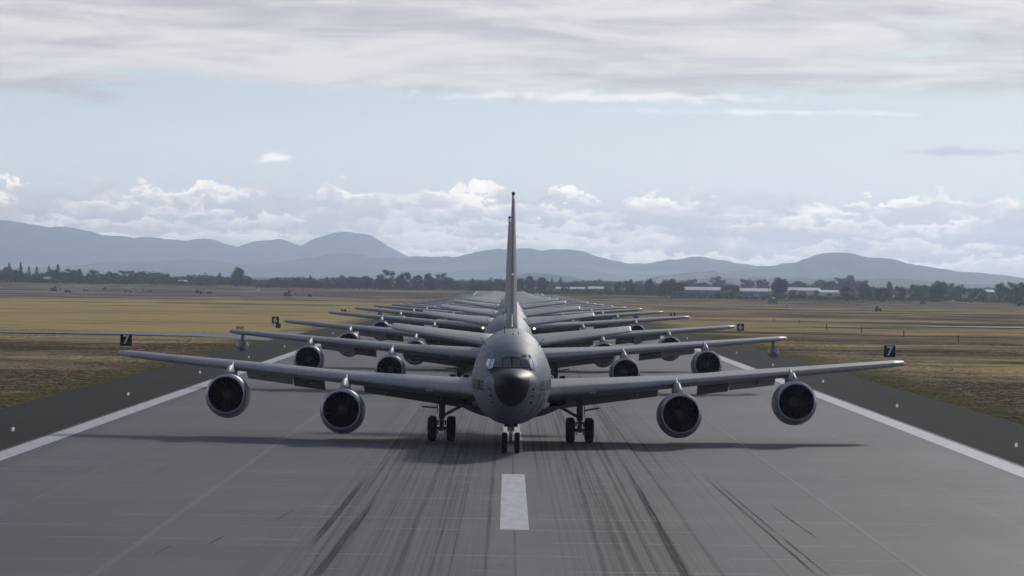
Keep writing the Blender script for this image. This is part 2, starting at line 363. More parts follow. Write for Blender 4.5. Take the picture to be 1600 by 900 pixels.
def concrete_fn(T, p, out):
    P = pos(T); x, y, z = T.sep(P)
    n1 = T.noise(T.vec(T.m('MULTIPLY', x, .22), T.m('MULTIPLY', y, .045), 0.0), 1.0, 6, .62)
    fine = T.noise(P, 5.0, 4, .7)
    # slabs cast in 5.7 m lanes
    w = T.n('ShaderNodeTexWhiteNoise', noise_dimensions='2D')
    T.link(T.vec(T.m('FLOOR', T.m('DIVIDE', x, 5.62)), T.m('FLOOR', T.m('DIVIDE', y, 6.1))), w.inputs['Vector'])
    lane = T.n('ShaderNodeTexWhiteNoise', noise_dimensions='1D'); T.link(T.m('FLOOR', T.m('DIVIDE', x, 5.62)), lane.inputs['W'])
    f = T.m('ADD', T.m('MULTIPLY', n1, .75), T.m('ADD', T.m('MULTIPLY', w.outputs[0], .20), T.m('ADD', T.m('MULTIPLY', lane.outputs[0], .10), T.m('MULTIPLY', fine, .22))))
    c = T.mix(T.step(f, .25, .95), (.120, .118, .129), (.182, .180, .192))
    # grooving and broom marks across the slabs
    gr = T.noise(T.vec(T.m('MULTIPLY', x, .08), T.m('MULTIPLY', y, 2.2), 1.0), 1.0, 3, .6)
    c = T.mix(T.m('MULTIPLY', T.step(gr, .55, .75), .22), c, (.30, .30, .31))
    # rubber laid down by landing tyres: long streaks, thickest 1.5 to 6 m off the centreline
    ax = T.m('ABSOLUTE', x)
    s1 = T.noise(T.vec(T.m('MULTIPLY', x, 1.5), T.m('MULTIPLY', y, .0065), 0.0), 1.0, 5, .72)
    s2 = T.noise(T.vec(T.m('MULTIPLY', x, 6.5), T.m('MULTIPLY', y, .010), 8.0), 1.0, 4, .7)
    env = T.m('MULTIPLY', T.step(ax, .35, 1.8), T.step(ax, 8.8, 4.0))
    rub = T.m('MULTIPLY', T.step(T.m('ADD', T.m('MULTIPLY', s1, .5), T.m('MULTIPLY', s2, .5)), .43, .60), env)
    c = T.mix(T.m('MULTIPLY', rub, .74), c, (.036, .036, .041))
    c = T.mix(T.m('MULTIPLY', env, .16), c, (.07, .07, .075))
    ce = T.step(T.noise(T.vec(T.m('MULTIPLY', x, 1.2), T.m('MULTIPLY', y, .09), 3.0), 1.0, 4, .65), .52, .68)
    c = T.mix(T.m('MULTIPLY', T.m('MULTIPLY', ce, T.step(ax, 1.5, .6)), .5), c, (.055, .055, .058))
    # faint stray tyre lines further out
    s3 = T.noise(T.vec(T.m('MULTIPLY', T.m('ADD', x, T.m('MULTIPLY', y, .004)), 3.0), T.m('MULTIPLY', y, .02), 2.0), 1.0, 3, .6)
    c = T.mix(T.m('MULTIPLY', T.step(s3, .66, .74), .35), c, (.07, .07, .075))
    # water staining beside the painted edge
    c = T.mix(T.m('MULTIPLY', T.step(T.m('ADD', ax, T.m('MULTIPLY', n1, .8)), 20.6, 21.6), .5), c, (.085, .087, .095))
    # joints
    def joint(x0, w_, col, amt):
        nonlocal c
        wv = T.m('ADD', x, T.m('MULTIPLY', T.m('SUBTRACT', T.noise(T.vec(0.0, T.m('MULTIPLY', y, .12), x0), 1.0, 3, .6), .5), .12))
        k = T.step(T.m('ABSOLUTE', T.m('SUBTRACT', wv, x0)), w_*1.5, w_*.5)
        br = T.step(T.noise(T.vec(x0, T.m('MULTIPLY', y, .25), 5.0), 1.0, 3, .7), .25, .5)
        c = T.mix(T.m('MULTIPLY', T.m('MULTIPLY', k, amt), T.m('ADD', .45, T.m('MULTIPLY', br, .55))), c, col)
    for x0, w_, col, amt in ((0, .035, (.03, .03, .032), .8), (-5.6, .05, (.04, .04, .042), .85), (5.6, .05, (.035, .035, .038), .9), (-5.75, .07, (.24, .23, .22), .35), (7.35, .035, (.05, .05, .052), .7),
                             (-11.1, .11, (.26, .25, .24), .42), (11.15, .06, (.28, .27, .26), .5), (11.0, .035, (.06, .06, .06), .5), (16.6, .04, (.26, .26, .25), .35), (-16.8, .05, (.25, .25, .25), .3)):
        joint(x0, w_, col, amt)
    tj = T.m('ABSOLUTE', T.m('SUBTRACT', T.m('FRACT', T.m('DIVIDE', y, 6.1)), .5))
    tb = T.step(T.noise(T.vec(T.m('MULTIPLY', x, .25), T.m('MULTIPLY', y, .5), 5.0), 1.0, 3, .7), .46, .56)
    c = T.mix(T.m('MULTIPLY', T.m('MULTIPLY', T.m('LESS_THAN', tj, .014), tb), .75), c, (.33, .33, .32))
    T.link(c, p.inputs['Base Color'])
    T.link(T.m('ADD', .58, T.m('MULTIPLY', n1, .2)), p.inputs['Roughness'])
    bump(T, p, fine, .15, .01)
M['concrete'] = mat('runway_concrete', (.2, .2, .2), .7, fn=concrete_fn, spec=.12)
def mark_fn(T, p, out):
    P = pos(T); x, y, z = T.sep(P)
    n = T.noise(T.vec(T.m('MULTIPLY', x, 3.0), T.m('MULTIPLY', y, .5), 0.0), 1.0, 6, .72)
    T.link(T.mix(T.step(n, .3, .62), (.50, .50, .52), (.66, .67, .69)), p.inputs['Base Color'])
M['marking'] = mat('worn_white_marking', (.7, .7, .7), .65, fn=mark_fn)
sheet('shoulder', [-29.5, -22.7], YR, .0, M['asphalt'])
sheet('shoulder', [22.3, 29.0], YR, .0, M['asphalt'])
sheet('runway', [-22.75, -11, 0, 11, 22.35], YR, .004, M['concrete'])
sheet('runway_edge_line', [-22.55, -21.5], YR, .009, M['marking'])
sheet('runway_edge_line', [21.0, 22.1], YR, .009, M['marking'])
b = MB()
dash = [(131.3, 168.5)] + [(190.5 + 61*k, 190.5 + 61*k + 36.6) for k in range(0, 38)]
for y0, y1 in dash:
    n = 6
    for i in range(n):
        a, c_ = y0 + (y1-y0)*i/n, y0 + (y1-y0)*(i+1)/n
        b.add([(-.46, a, zg(a)+.009), (.46, a, zg(a)+.009), (.46, c_, zg(c_)+.009), (-.46, c_, zg(c_)+.009)], [(0, 1, 2, 3)])
tag(b.build('runway_centre_line', M['marking']), kind='structure')

def skid_fn(T, p, out):
    P = pos(T); x, y, z = T.sep(P)
    n = T.noise(T.vec(T.m('MULTIPLY', x, 9.0), T.m('MULTIPLY', y, .09), 0.0), 1.0, 5, .7)
    uvx = T.sep(T.n('ShaderNodeTexCoord').outputs['UV'])
    e = T.step(T.m('ABSOLUTE', T.m('SUBTRACT', uvx[0], .5)), .5, .25)
    ends = T.m('MULTIPLY', T.step(uvx[1], 0.0, .22), T.step(uvx[1], 1.0, .55))
    a = T.m('MULTIPLY', T.m('MULTIPLY', e, ends), T.step(n, .28, .62))
    tr = T.n('ShaderNodeBsdfTransparent'); mx = T.n('ShaderNodeMixShader')
    T.link(T.m('MULTIPLY', a, SKA), mx.inputs[0]); T.link(tr.outputs[0], mx.inputs[1]); T.link(p.outputs[0], mx.inputs[2]); T.link(mx.outputs[0], out.inputs[0])
SKA = .82
M['skid'] = mat('skid_rubber', (.012, .012, .014), .8, fn=skid_fn, spec=.1)
SKA = .28
M['skid_faint'] = mat('faint_skid_rubber', (.012, .012, .014), .8, fn=skid_fn, spec=.1)
SK = [(-6.05, -5.75, 119, 172, .30, 0), (-5.35, -4.9, 105, 152, .34, 0), (4.55, 4.75, 96, 180, .30, 0), (8.2, 7.7, 104, 178, .12, 0), (8.5, 7.95, 108, 172, .09, 0),
      (-7.7, -7.5, 134, 142, .10, 0), (-9.0, -8.8, 122, 127, .10, 0), (9.4, 9.1, 128, 150, .09, 0), (-10.2, -10.0, 117, 122, .10, 0), (5.2, 5.0, 190, 330, .35, 1), (-4.8, -4.6, 210, 380, .35, 1), (2.4, 2.7, 96, 190, .22, 1), (-3.2, -3.0, 96, 230, .20, 1)]
rs_ = random.Random(31)
for _ in range(64):                       # long thin streaks of many landings, densest along the wheel tracks
    x_ = rs_.choice((-1, 1)) * max(.8, rs_.gauss(3.6, 1.7)); y_ = rs_.uniform(60, 260)
    SK.append((x_, x_ + rs_.uniform(-.25, .25), y_, y_ + rs_.uniform(60, 240), rs_.uniform(.05, .17), 1))
b = MB(); uvs = []
for x0, x1, y0, y1, w_, fa in SK:
    b.m = fa
    n = 16
    for i in range(n):
        t0, t1 = i/n, (i+1)/n
        q = []
        for t, sgn in ((t0, -1), (t0, 1), (t1, 1), (t1, -1)):
            Y = y0 + (y1-y0)*t; X = x0 + (x1-x0)*t + .03*sin(t*4+x0)
            q.append((X + sgn*w_/2, Y, zg(Y)+.013)); uvs.append(((sgn+1)/2, t))
        b.add(q, [(0, 1, 2, 3)])
o = b.build('tyre_marks', [M['skid'], M['skid_faint']]); tag(o, kind='structure')
uvl = o.data.uv_layers.new(name='UVMap')
for i, l in enumerate(o.data.loops): uvl.data[i].uv = uvs[l.vertex_index]

# taxiways: left one meets the runway shoulder, right one is further off
def poly_sheet(name, pts, dz, m):
    """pts: rows of (x, y_near, y_far)"""
    b = MB(); vs = []; fs = []
    for (X, a, c_) in pts:
        for k in range(5):
            Y = a + (c_-a)*k/4; vs.append((X, Y, zg(Y)+dz))
    for i in range(len(pts)-1):
        for k in range(4): fs.append((i*5+k, (i+1)*5+k, (i+1)*5+k+1, i*5+k+1))
    b.add(vs, fs); return tag(b.build(name, m), kind='structure')
M['taxi'] = mat('taxiway_concrete', (.17, .175, .185), .8, fn=lambda T, p, out: T.link(T.mix(T.noise(pos(T), .3, 5, .6), (.13, .13, .14), (.21, .215, .225)), p.inputs['Base Color']))
M['taxi_asphalt'] = M['asphalt']
poly_sheet('taxiway', [(-900, 552, 574), (-300, 552, 574), (-70, 551, 574), (-50, 546, 577), (-40, 536, 584), (-29.4, 505, 612)], -.001, M['taxi'])
poly_sheet('taxiway', [(75, 912, 916), (95, 900, 930), (140, 885, 950), (260, 880, 955), (900, 880, 955)], .02, M['taxi'])
poly_sheet('service_road', [(-1500, 2160, 2230), (-300, 2160, 2230), (-170, 2175, 2215)], .05, M['taxi'])

# ------------------------------------------------------------------ the tanker aircraft (local y = distance aft of the nose wheel)
S0 = 4.3
def mk(tab, root=True):
    return pchip([sqrt(t[0]) for t in tab], [t[1] for t in tab])
_top = mk([(0, 3.26), (.06, 3.42), (.25, 3.56), (.6, 3.68), (1.0, 3.765), (1.5, 3.83), (2.2, 3.92), (3.0, 4.33), (4.0, 4.74), (5.5, 5.10), (7.5, 5.32), (10, 5.38), (26, 5.38), (30, 5.37), (34, 5.30), (38.5, 5.0), (40, 4.7)])
_bot = mk([(0, 3.26), (.06, 3.07), (.25, 2.86), (.6, 2.55), (1.0, 2.28), (1.5, 2.02), (2.2, 1.75), (3, 1.55), (4, 1.38), (5.5, 1.25), (7.5, 1.2), (26, 1.2), (28, 1.32), (31, 1.95), (35, 3.0), (38.5, 3.9), (40, 4.3)])
_hw = mk([(0, 0), (.06, .21), (.25, .42), (.6, .63), (1.0, .80), (1.5, .97), (2.2, 1.17), (3, 1.36), (4, 1.54), (5.5, 1.71), (7.5, 1.82), (9, 1.85), (26, 1.85), (29, 1.74), (32, 1.4), (36, .80), (38.5, .38), (40, .12)])
_zc = mk([(0, 3.26), (.6, 3.22), (3, 3.15), (7, 3.15), (26, 3.15), (31, 3.7), (36, 4.2), (40, 4.5)])
def sec(s):
    q = sqrt(max(s, 0)); return _hw(q), _zc(q), _top(q), _bot(q)
def fpt(s, th):
    a, zc, zt, zb = sec(s); e = 1.0 if sin(th) > 0 else .94
    cx, sz = cos(th), sin(th)
    x = a * (abs(cx)**e) * (1 if cx > 0 else -1)
    z = zc + ((zt-zc) if sz > 0 else (zc-zb)) * sz
    return Vector((x, s - S0, z))
def half_at(s, z):
    a, zc, zt, zb = sec(s)
    t = (z-zc)/(zt-zc) if z > zc else (zc-z)/max(1e-6, zc-zb)
    if t >= 1: return -1
    e = 1.0 if z > zc else .94
    return a * sqrt(1-t*t)**e
def s_front(x, z, smax=9.0):
    """first station whose section reaches (x, z) - where a straight line from ahead meets the skin"""
    lo, hi = 0.0, smax
    for _ in range(40):
        md = (lo+hi)/2
        if half_at(md, z) >= abs(x): hi = md
        else: lo = md
    return hi
def antiglare(s, x, z):
    if s > 3.15: return False
    x = abs(x)
    if z < 3.3: return z > 2.22 and x < .79*sqrt(1-((3.3-z)/1.08)**2)
    lim = [(3.30, .79), (3.45, .80), (3.60, .90), (3.80, 1.10), (3.84, 1.02), (3.92, .84), (4.30, .74), (4.46, .72), (4.48, -1)]
    for (z0, x0), (z1, x1) in zip(lim, lim[1:]):
        if z0 <= z <= z1: return x < x0 + (x1-x0)*(z-z0)/(z1-z0)
    return False

def build_fuselage(root):
    NT_ = 120
    st = [0.70]
    while st[-1] < 3.4: st.append(st[-1] + .03)
    while st[-1] < 8: st.append(st[-1] + .25)
    while st[-1] < 39.8: st.append(st[-1] + .8)
    st.append(40.0)
    def thetas(): return [2*pi*j/NT_ + pi/NT_ for j in range(NT_)]
    b = MB(); rows = [[fpt(s, t) for t in thetas()] for s in st]
    vs = [p for r in rows for p in r]; base = 0; b.v = [tuple(p) for p in vs]
    for i in range(len(st)-1):
        for j in range(NT_):
            k = (j+1) % NT_
            f = [i*NT_+j, i*NT_+k, (i+1)*NT_+k, (i+1)*NT_+j]
            c = (rows[i][j]+rows[i][k]+rows[i+1][k]+rows[i+1][j])/4
            b.f.append(f); b.sm.append(True)
            b.mi.append(1 if antiglare((st[i]+st[i+1])/2, c.x, c.z) else 0)
    n0 = (len(st)-1)*NT_
    b.f.append([n0+j for j in range(NT_)]); b.mi.append(0); b.sm.append(False)
    fus = b.build('fuselage', [M['paint'], M['black']], root); fix_normals(fus)
    # radome
    b = MB(); rs = [.0006, .004, .012, .03, .06, .1, .16, .24, .34, .46, .58, .70]
    b.rings([[fpt(s, t) for t in thetas()] for s in rs], True, True, False)
    o = b.build('radome', M['black'], fus); fix_normals(o)
    # belly fairing where the wing passes through
    b = MB(); rows = []
    for i in range(25):
        s = 10.2 + i*13.6/24; k = sin(pi*i/24)**.6
        row = []
        for j in range(25):
            t = -1 + 2*j/24; x = t*(1.95 + .75*k)
            z = 1.95 - .1*(1-k) - (.80*k*(1-abs(t)**2.6))
            row.append(Vector((x, s-S0, z if abs(t) < 1 else 1.95)))
        rows.append(row)
    b.rings(rows, False, False, False)
    o = b.build('wing_fairing', M['paint'], fus); fix_normals(o)
    # cockpit windows: seven panes each side of a frame
    def pane(poly, name, off=.012, m=M['glass'], n=8):
        for sg in (1, -1):
            b = MB(); (ax, az), (bx, bz), (cx, cz), (dx, dz) = poly; rows = []
            for i in range(n+1):
                u = i/n; row = []
                for j in range(n+1):
                    v = j/n
                    x = (ax*(1-u)+bx*u)*(1-v) + (dx*(1-u)+cx*u)*v; z = (az*(1-u)+bz*u)*(1-v) + (dz*(1-u)+cz*u)*v
                    s = s_front(x, z) - off
                    row.append(Vector((sg*x*(1+off*.8), s-S0, z+off*.3)))
                rows.append(row)
            b.rings(rows, False, False, False)
            o = b.build(name, m, fus)
            bm = bmesh.new(); bm.from_mesh(o.data)
            for f in bm.faces:
                if f.normal.y > 0: f.normal_flip()
            bm.to_mesh(o.data); bm.free()
    pane([(.03, 4.31), (.37, 4.30), (.39, 3.94), (.03, 3.95)], 'cockpit_window')
    pane([(.41, 4.30), (.70, 4.28), (.80, 3.93), (.43, 3.94)], 'cockpit_window')
    pane([(.745, 4.27), (.90, 4.27), (1.00, 3.83), (.85, 3.90)], 'side_window', m=M['sideglass'])
    pane([(.93, 4.27), (1.07, 4.26), (1.16, 4.03), (1.035, 3.85)], 'side_window', m=M['sideglass'])
    pane([(.46, 4.50), (.64, 4.48), (.66, 4.39), (.45, 4.39)], 'eyebrow_window')
    pane([(.74, 4.50), (.84, 4.44), (.88, 4.36), (.78, 4.38)], 'eyebrow_window')
    # small dark probes and vents on the cheeks
    for (x, z, w_, h_) in ((.955, 2.98, .07, .10), (.90, 2.68, .13, .07), (.82, 2.38, .16, .06)):
        for sg in (1, -1):
            b = MB(); s = s_front(x, z); b.box((sg*(x+.02), s-S0, z), (w_, .07, h_)); b.build('air_data_probe', M['text'], fus)
    # crown antennas
    for (x, s, h_, lean) in ((-1.18, 8.6, .34, -.30), (1.18, 8.6, .30, .30), (-.35, 10.5, .38, 0), (.05, 7.4, .07, 0), (.3, 9.0, .12, 0)):
        z = 3.15 + 2.2*sqrt(max(0, 1-(x/1.85)**2)); b = MB()
        p0 = Vector((x, s-S0, z-.05)); q = Vector((x+lean, s-S0+.12, z+h_))
        b.rings([[p0+Vector((-.02, -.16, 0)), p0+Vector((.02, -.16, 0)), p0+Vector((.02, .16, 0)), p0+Vector((-.02, .16, 0))],
                 [q+Vector((-.014, -.03, 0)), q+Vector((.014, -.03, 0)), q+Vector((.014, .1, 0)), q+Vector((-.014, .1, 0))]])
        b.build('blade_antenna', M['text'], fus)
    # forward cargo door seam (left side of the aircraft) and nose wheel bay
    b = MB()
    prev = None
    pts = [(2.9, 2.75), (4.0, 2.75), (4.0, 1.62), (2.9, 1.75), (2.9, 2.75)]
    for (s0, z0), (s1, z1) in zip(pts, pts[1:]):
        for i in range(10):
            t0, t1 = i/10, (i+1)/10
            a = (s0+(s1-s0)*t0, z0+(z1-z0)*t0); c = (s0+(s1-s0)*t1, z0+(z1-z0)*t1)
            pa = Vector((half_at(*a)+.004, a[0]-S0, a[1])); pc = Vector((half_at(*c)+.004, c[0]-S0, c[1]))
            b.tube(pa, pc, .016, n=4)
    b.build('crew_door_seam', M['text'], fus)
    # lettering on both cheeks
    for sg in (1, -1):
        for word, u0, u1 in (('U.S.', 0, 1.02), ('AIR', 1.36, 2.36), ('FORCE', 2.70, 4.5)):
            cu = bpy.data.curves.new('lettering', 'FONT'); cu.body = word; cu.size = .64; cu.resolution_u = 3; cu.offset = .008
            to = bpy.data.objects.new('lettering_source', cu); COL.objects.link(to); bpy.context.view_layer.update()
            me = bpy.data.meshes.new_from_object(to.evaluated_get(bpy.context.evaluated_depsgraph_get()))
            bpy.data.objects.remove(to); bpy.data.curves.remove(cu)
            bm = bmesh.new(); bm.from_mesh(me); bmesh.ops.subdivide_edges(bm, edges=[e for e in bm.edges if e.calc_length() > .15], cuts=2)
            x0, x1 = min(v.co.x for v in bm.verts), max(v.co.x for v in bm.verts)
            for v in bm.verts:
                u = u0 + (v.co.x-x0)/(x1-x0)*(u1-u0); z = 2.88 + v.co.y
                st_ = (2.75 + u) if sg > 0 else (2.55 + 4.5 - u)
                v.co = Vector((sg*(half_at(st_, z)+.012), st_-S0, z))
            bm.to_mesh(me); bm.free(); me.materials.clear(); me.materials.append(M['text'])
            o = bpy.data.objects.new('lettering', me); COL.objects.link(o); o.parent = fus
    # refuelling boom under the tail
    b = MB(); b.tube((0, 33-S0, 2.35), (0, 41.5-S0, 3.55), .16, .10); b.tube((0, 41.5-S0, 3.55), (0, 43-S0, 3.75), .06)
    for sg in (1, -1):
        b.add([(0, 40-S0, 3.3), (sg*.9, 40.5-S0, 4.1), (sg*.9, 41-S0, 4.12), (0, 40.8-S0, 3.4), (0, 40-S0, 3.36), (sg*.9, 40.5-S0, 4.14)], [(0, 1, 2, 3), (4, 5, 2, 3), (0, 4, 5, 1)], False)
    b.build('refuelling_boom', M['paint'], root)
    return fus

# wing geometry
WX = [1.2, 1.88, 3.4, 5.5, 8.0, 10.5, 14.0, 17.0, 19.3, 19.94]
wLE = lambda X: 12.2 + (X-1.88)*.797
def wTE(X):
    return 22.0 + (X-1.88)*.26 if X < 8 else 23.59 + (X-8)*.4866
wZ = lambda X: 2.52 + (X-1.88)*.0705 + (0.0 if X < 12 else (X-12)**2*.0008)
def wT(X): return .128 if X < 1.9 else .128 - (X-1.88)*.0026 if X < 8 else max(.09, .112+(X-8)*.0024)
AF = [(1.0, .0015), (.9, .018), (.75, .040), (.6, .057), (.45, .066), (.3, .066), (.2, .060), (.12, .050), (.06, .038), (.025, .026), (.008, .015), (0, 0)]
def airfoil(tc, up=1.14, lo=.60):
    k = tc/.132*1.0
    pts = [(x, y*k*up) for x, y in AF] + [(x, -y*k*lo) for x, y in AF[::-1][1:]]
    return pts
def wing_section(X, sg, sc=1.0):
    le, te = wLE(X), wTE(X); c = te-le; z0 = wZ(X); inc = radians(2.0 if X < 10 else 1.2)
    if X > 19.5: c *= .86; le += .3*.5; 
    row = []
    for x, y in airfoil(wT(X) * (.85 if X > 19.5 else 1)):
        dx = x*c; dz = y*c
        row.append(Vector((sg*X, le + dx*cos(inc) + dz*sin(inc) - S0, z0 - dx*sin(inc) + dz*cos(inc))))
    return row
def lower_z(X, frac):
    le, te = wLE(X), wTE(X); c = te-le
    return wZ(X) - frac*c*sin(radians(1.8)) - .045*c*wT(X)/.12
def build_wing(root, sg):
    b = MB(); b.rings([wing_section(X, sg) for X in WX], True, True, True)
    w = b.build('wing', M['wingpaint'], root); fix_normals(w)
    def flap(x0, x1, fr, ch, defl, name='flap', mt='wingpaint'):
        b = MB(); rows = []
        for i in range(5):
            X = x0 + (x1-x0)*i/4; le, te = wLE(X), wTE(X); c = te-le
            hs = le + fr*c; hz = wZ(X) - fr*c*sin(radians(1.8)) - .010*c
            L = ch*c; th = .13*L; a = radians(defl)
            row = []
            for t, h in ((0, 0), (.04, .5), (.2, .9), (.5, .7), (1, .06), (1, -.06), (.5, -.5), (.2, -.7), (.04, -.4)):
                dy = t*L; dz = h*th
                row.append(Vector((sg*X, hs + dy*cos(a) + dz*sin(a) - S0, hz - dy*sin(a) + dz*cos(a))))
            rows.append(row)
        b.rings(rows, True, True, True, smooth=False)
        o = b.build(name, M[mt], w); fix_normals(o)
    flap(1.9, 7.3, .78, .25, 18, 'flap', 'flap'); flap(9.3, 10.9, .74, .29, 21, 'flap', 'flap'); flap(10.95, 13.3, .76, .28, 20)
    flap(7.45, 9.1, .93, .12, 4, 'inboard_aileron')
    flap(13.5, 17.6, .82, .18, 3, 'aileron')
    for X in (3.6, 6.2, 10.0, 12.4):            # flap track fairings
        te = wTE(X); b = MB(); z = lower_z(X, .8)
        b.lathe([(-1.1, .01), (-.7, .09), (0, .12), (.6, .09), (1.1, .01)], (sg*X, te-S0-.3, z-.08), n=10)
        b.build('flap_track_fairing', M['wingpaint'], w)
    # retracted landing lamp panel in the leading edge
    X = 3.9 if sg > 0 else 3.9
    b = MB(); b.box((sg*X, wLE(X)-S0+.04, wZ(X)-.12), (.32, .05, .10)); b.build('leading_edge_lamp', M['lampglass'], w)
    # wing tip light
    b = MB(); b.lathe([(-.25, .01), (-.1, .05), (.15, .05), (.3, .01)], (sg*19.97, wLE(19.9)-S0+.55, wZ(19.9)-.02), n=8); b.build('tip_light', M['lampglass'], w)
    return w

ENG = [(8.08, 13.6, 1.56, 0.0), (13.92, 18.6, 2.07, 0.0)]
def build_engine(root, sg, X, s, z):
    toe = radians(1.5) * sg
    e = bpy.data.objects.new('engine', None)
    b = MB()
    c = (0, 0, 0)
    out = [(.15, .986), (.15, .990), (.20, 1.003), (.4, 1.035), (.8, 1.06), (1.3, 1.07), (1.9, 1.05), (2.5, .98), (2.95, .88), (2.96, .84), (2.7, .84)]
    dz = [0, .0, .01, .035, .06, .075, .07, .045, .02, .01, 0]
    b.lathe(out, c, n=64, dz=dz, sz=1.015)
    b.m = 1
    b.lathe([(2.3, .70), (2.9, .66), (3.6, .52), (4.0, .42), (3.9, .39)], c, n=32)
    b.lathe([(3.7, .30), (4.2, .2), (4.6, .02)], c, n=24, cap=True)
    b.m = 2
    b.lathe([(.14, .836), (.3, .830), (.6, .845), (1.0, .86), (1.05, .86)], c, n=64)
    b.lathe([(2.6, .84), (2.0, .9), (1.2, .9), (1.05, .86)], c, n=48)
    o = b.build('engine', [M['cowl'], M['hot'], M['duct']], root); o.location = (sg*X, s-S0, z); o.rotation_euler = (radians(-1), 0, toe); fix_normals(o)
    b = MB(); prof = []
    for i in range(13):
        a = -pi*.5 + pi*i/12 ; prof.append((.14 - .14*cos(a)*1.0, .880 + .047*sin(a)))
    prof = [(.14, .834), (.07, .840), (.03, .852), (.005, .872), (0, .885), (.004, .900), (.015, .916), (.045, .940), (.10, .972), (.15, .990)]
    b.lathe(prof, c, n=72); l = b.build('inlet_lip', M['lip'], o); fix_normals(l)
    # fan with spinner
    b = MB(); nb = 30
    for k in range(nb):
        a = 2*pi*k/nb
        def pt(r, da, y): return Vector((r*cos(a+da), y, r*sin(a+da)))
        b.add([pt(.24, -.06, 1.0), pt(.24, .07, 1.16), pt(.55, .085, 1.12), pt(.855, .10, 1.08), pt(.855, -.015, 1.0), pt(.55, -.03, 1.0)], [(0, 1, 2, 5), (5, 2, 3, 4)], True)
    b.lathe([(1.25, .1), (1.25, .87)], c, n=32)
    b.build('fan', M['fan'], o)
    b = MB(); b.lathe([(.78, .005), (.82, .07), (.92, .17), (1.04, .25), (1.2, .26)], c, n=24); b.build('spinner', M['spinner'], o)
    # pylon
    b = MB(); rows = []
    le = wLE(X) - s                     # leading edge in engine coordinates
    wz = wZ(X) - z
    prof = [(.75, 1.02, 1.06, .05), (1.2, 1.00, 1.25, .34), (2.0, .9, 1.25 + (wz-1.25)*.45 + .18, .46), (le-.35, .7, wz+.10, .52), (le+.25, .6, wz+.28, .42), (le+1.2, .7, wz+.38, .26), (le+2.3, wz-.6, wz+.30, .14)]
    for y, zb, zt, w_ in prof:
        zm = zb + (zt-zb)*.45
        rows.append([Vector((-w_/2, y, zb)), Vector((w_/2, y, zb)), Vector((w_*.46, y, zm)), Vector((w_*.30, y, zb+(zt-zb)*.75)), Vector((w_*.10, y, zt)),
                     Vector((-w_*.10, y, zt)), Vector((-w_*.30, y, zb+(zt-zb)*.75)), Vector((-w_*.46, y, zm))])
    b.rings(rows); p = b.build('pylon', M['wingpaint'], o); fix_normals(p)
    return o

def build_tail(root):
    # fin
    b = MB(); rows = []
    for z, le, te, t in ((4.9, 28.6, 37.9, .60), (6.0, 29.9, 37.95, .56), (8.0, 31.8, 38.15, .44), (10.0, 33.7, 38.35, .32), (12.0, 35.6, 38.5, .17), (12.35, 35.95, 38.5, .14)):
        c = te-le; row = []
        for x, y in airfoil(.132, 1, 1):
            row.append(Vector((y/.066*t/2, le + x*c - S0, z)))
        rows.append(row)
    b.rings(rows); f = b.build('tail_fin', M['wingpaint'], root); fix_normals(f)
    b = MB(); b.rings([[Vector((sgx*w_, y-S0, z)) for sgx, y in ((1, 28.0-0 + q), (1, 31+q), (-1, 31+q), (-1, 28.0+q))] for z, w_, q in ((5.2, .10, -3.2), (5.55, .03, -.6), (6.1, .02, 1.2))])
    b.build('dorsal_fillet', M['wingpaint'], f)
    b = MB(); b.lathe([(-1.1, .02), (-1.0, .045), (-.2, .05), (0, .09), (.35, .10), (1.0, .09), (2.9, .08), (3.1, .02)], (0, 35.7-S0, 12.42), n=12); b.build('fin_tip_probe', M['text'], f)
    b = MB(); b.lathe([(-.35, .01), (-.1, .07), (.3, .07), (.4, .03)], (0, 31.85-S0, 8.1), n=10); b.build('fin_light', M['white'], f)
    for sg in (1, -1):
        b = MB(); rows = []
        for X, le, te, z, tc in ((.35, 32.2, 37.9, 4.32, .085), (1.5, 33.0, 38.1, 4.48, .08), (4.0, 34.7, 38.6, 4.84, .075), (6.25, 36.25, 39.05, 5.18, .07), (6.36, 36.4, 39.0, 5.20, .05)):
            c = te-le; inc = radians(-5.5)
            rows.append([Vector((sg*X, le + x*c - S0, z - x*c*sin(inc)*1.0 + y*c)) for x, y in airfoil(tc, 1, 1)])
        b.rings(rows); o = b.build('tailplane', M['wingpaint'], root); fix_normals(o)
        b = MB(); b.rings([[Vector((sg*X, te-S0+.02, z)), Vector((sg*X, te-S0+.7, z+.02)), Vector((sg*X, te-S0+.02, z-.06))] for X, te, z in ((.9, 38.0, 4.6), (5.9, 38.95, 5.32))])
        b.build('elevator', M['wingpaint'], o)

def wheel(parent, x, y, r, w_, name='wheel'):
    b = MB(); h = w_/2
    b.lathe([(-h*.75, r*.52), (-h*.95, r*.62), (-h, r*.80), (-h*.85, r*.93), (-h*.5, r*.99), (-h*.3, r), (-h*.28, r*.985), (-h*.06, r*.985), (-h*.04, r), (h*.04, r), (h*.06, r*.985), (h*.28, r*.985), (h*.3, r), (h*.5, r*.99), (h*.85, r*.93), (h, r*.80), (h*.95, r*.62), (h*.75, r*.52)], (x, y, r), 'x', n=36)
    b.m = 1
    b.lathe([(-h*.75, r*.52), (-h*.35, r*.45), (-h*.35, r*.15), (-h*.7, r*.12)], (x, y, r), 'x', n=24, cap=True)
    b.lathe([(h*.75, r*.52), (h*.35, r*.45), (h*.35, r*.15), (h*.7, r*.12)], (x, y, r), 'x', n=24, cap=True)
    o = b.build(name, [M['rubber'], M['hub']], parent); fix_normals(o); return o

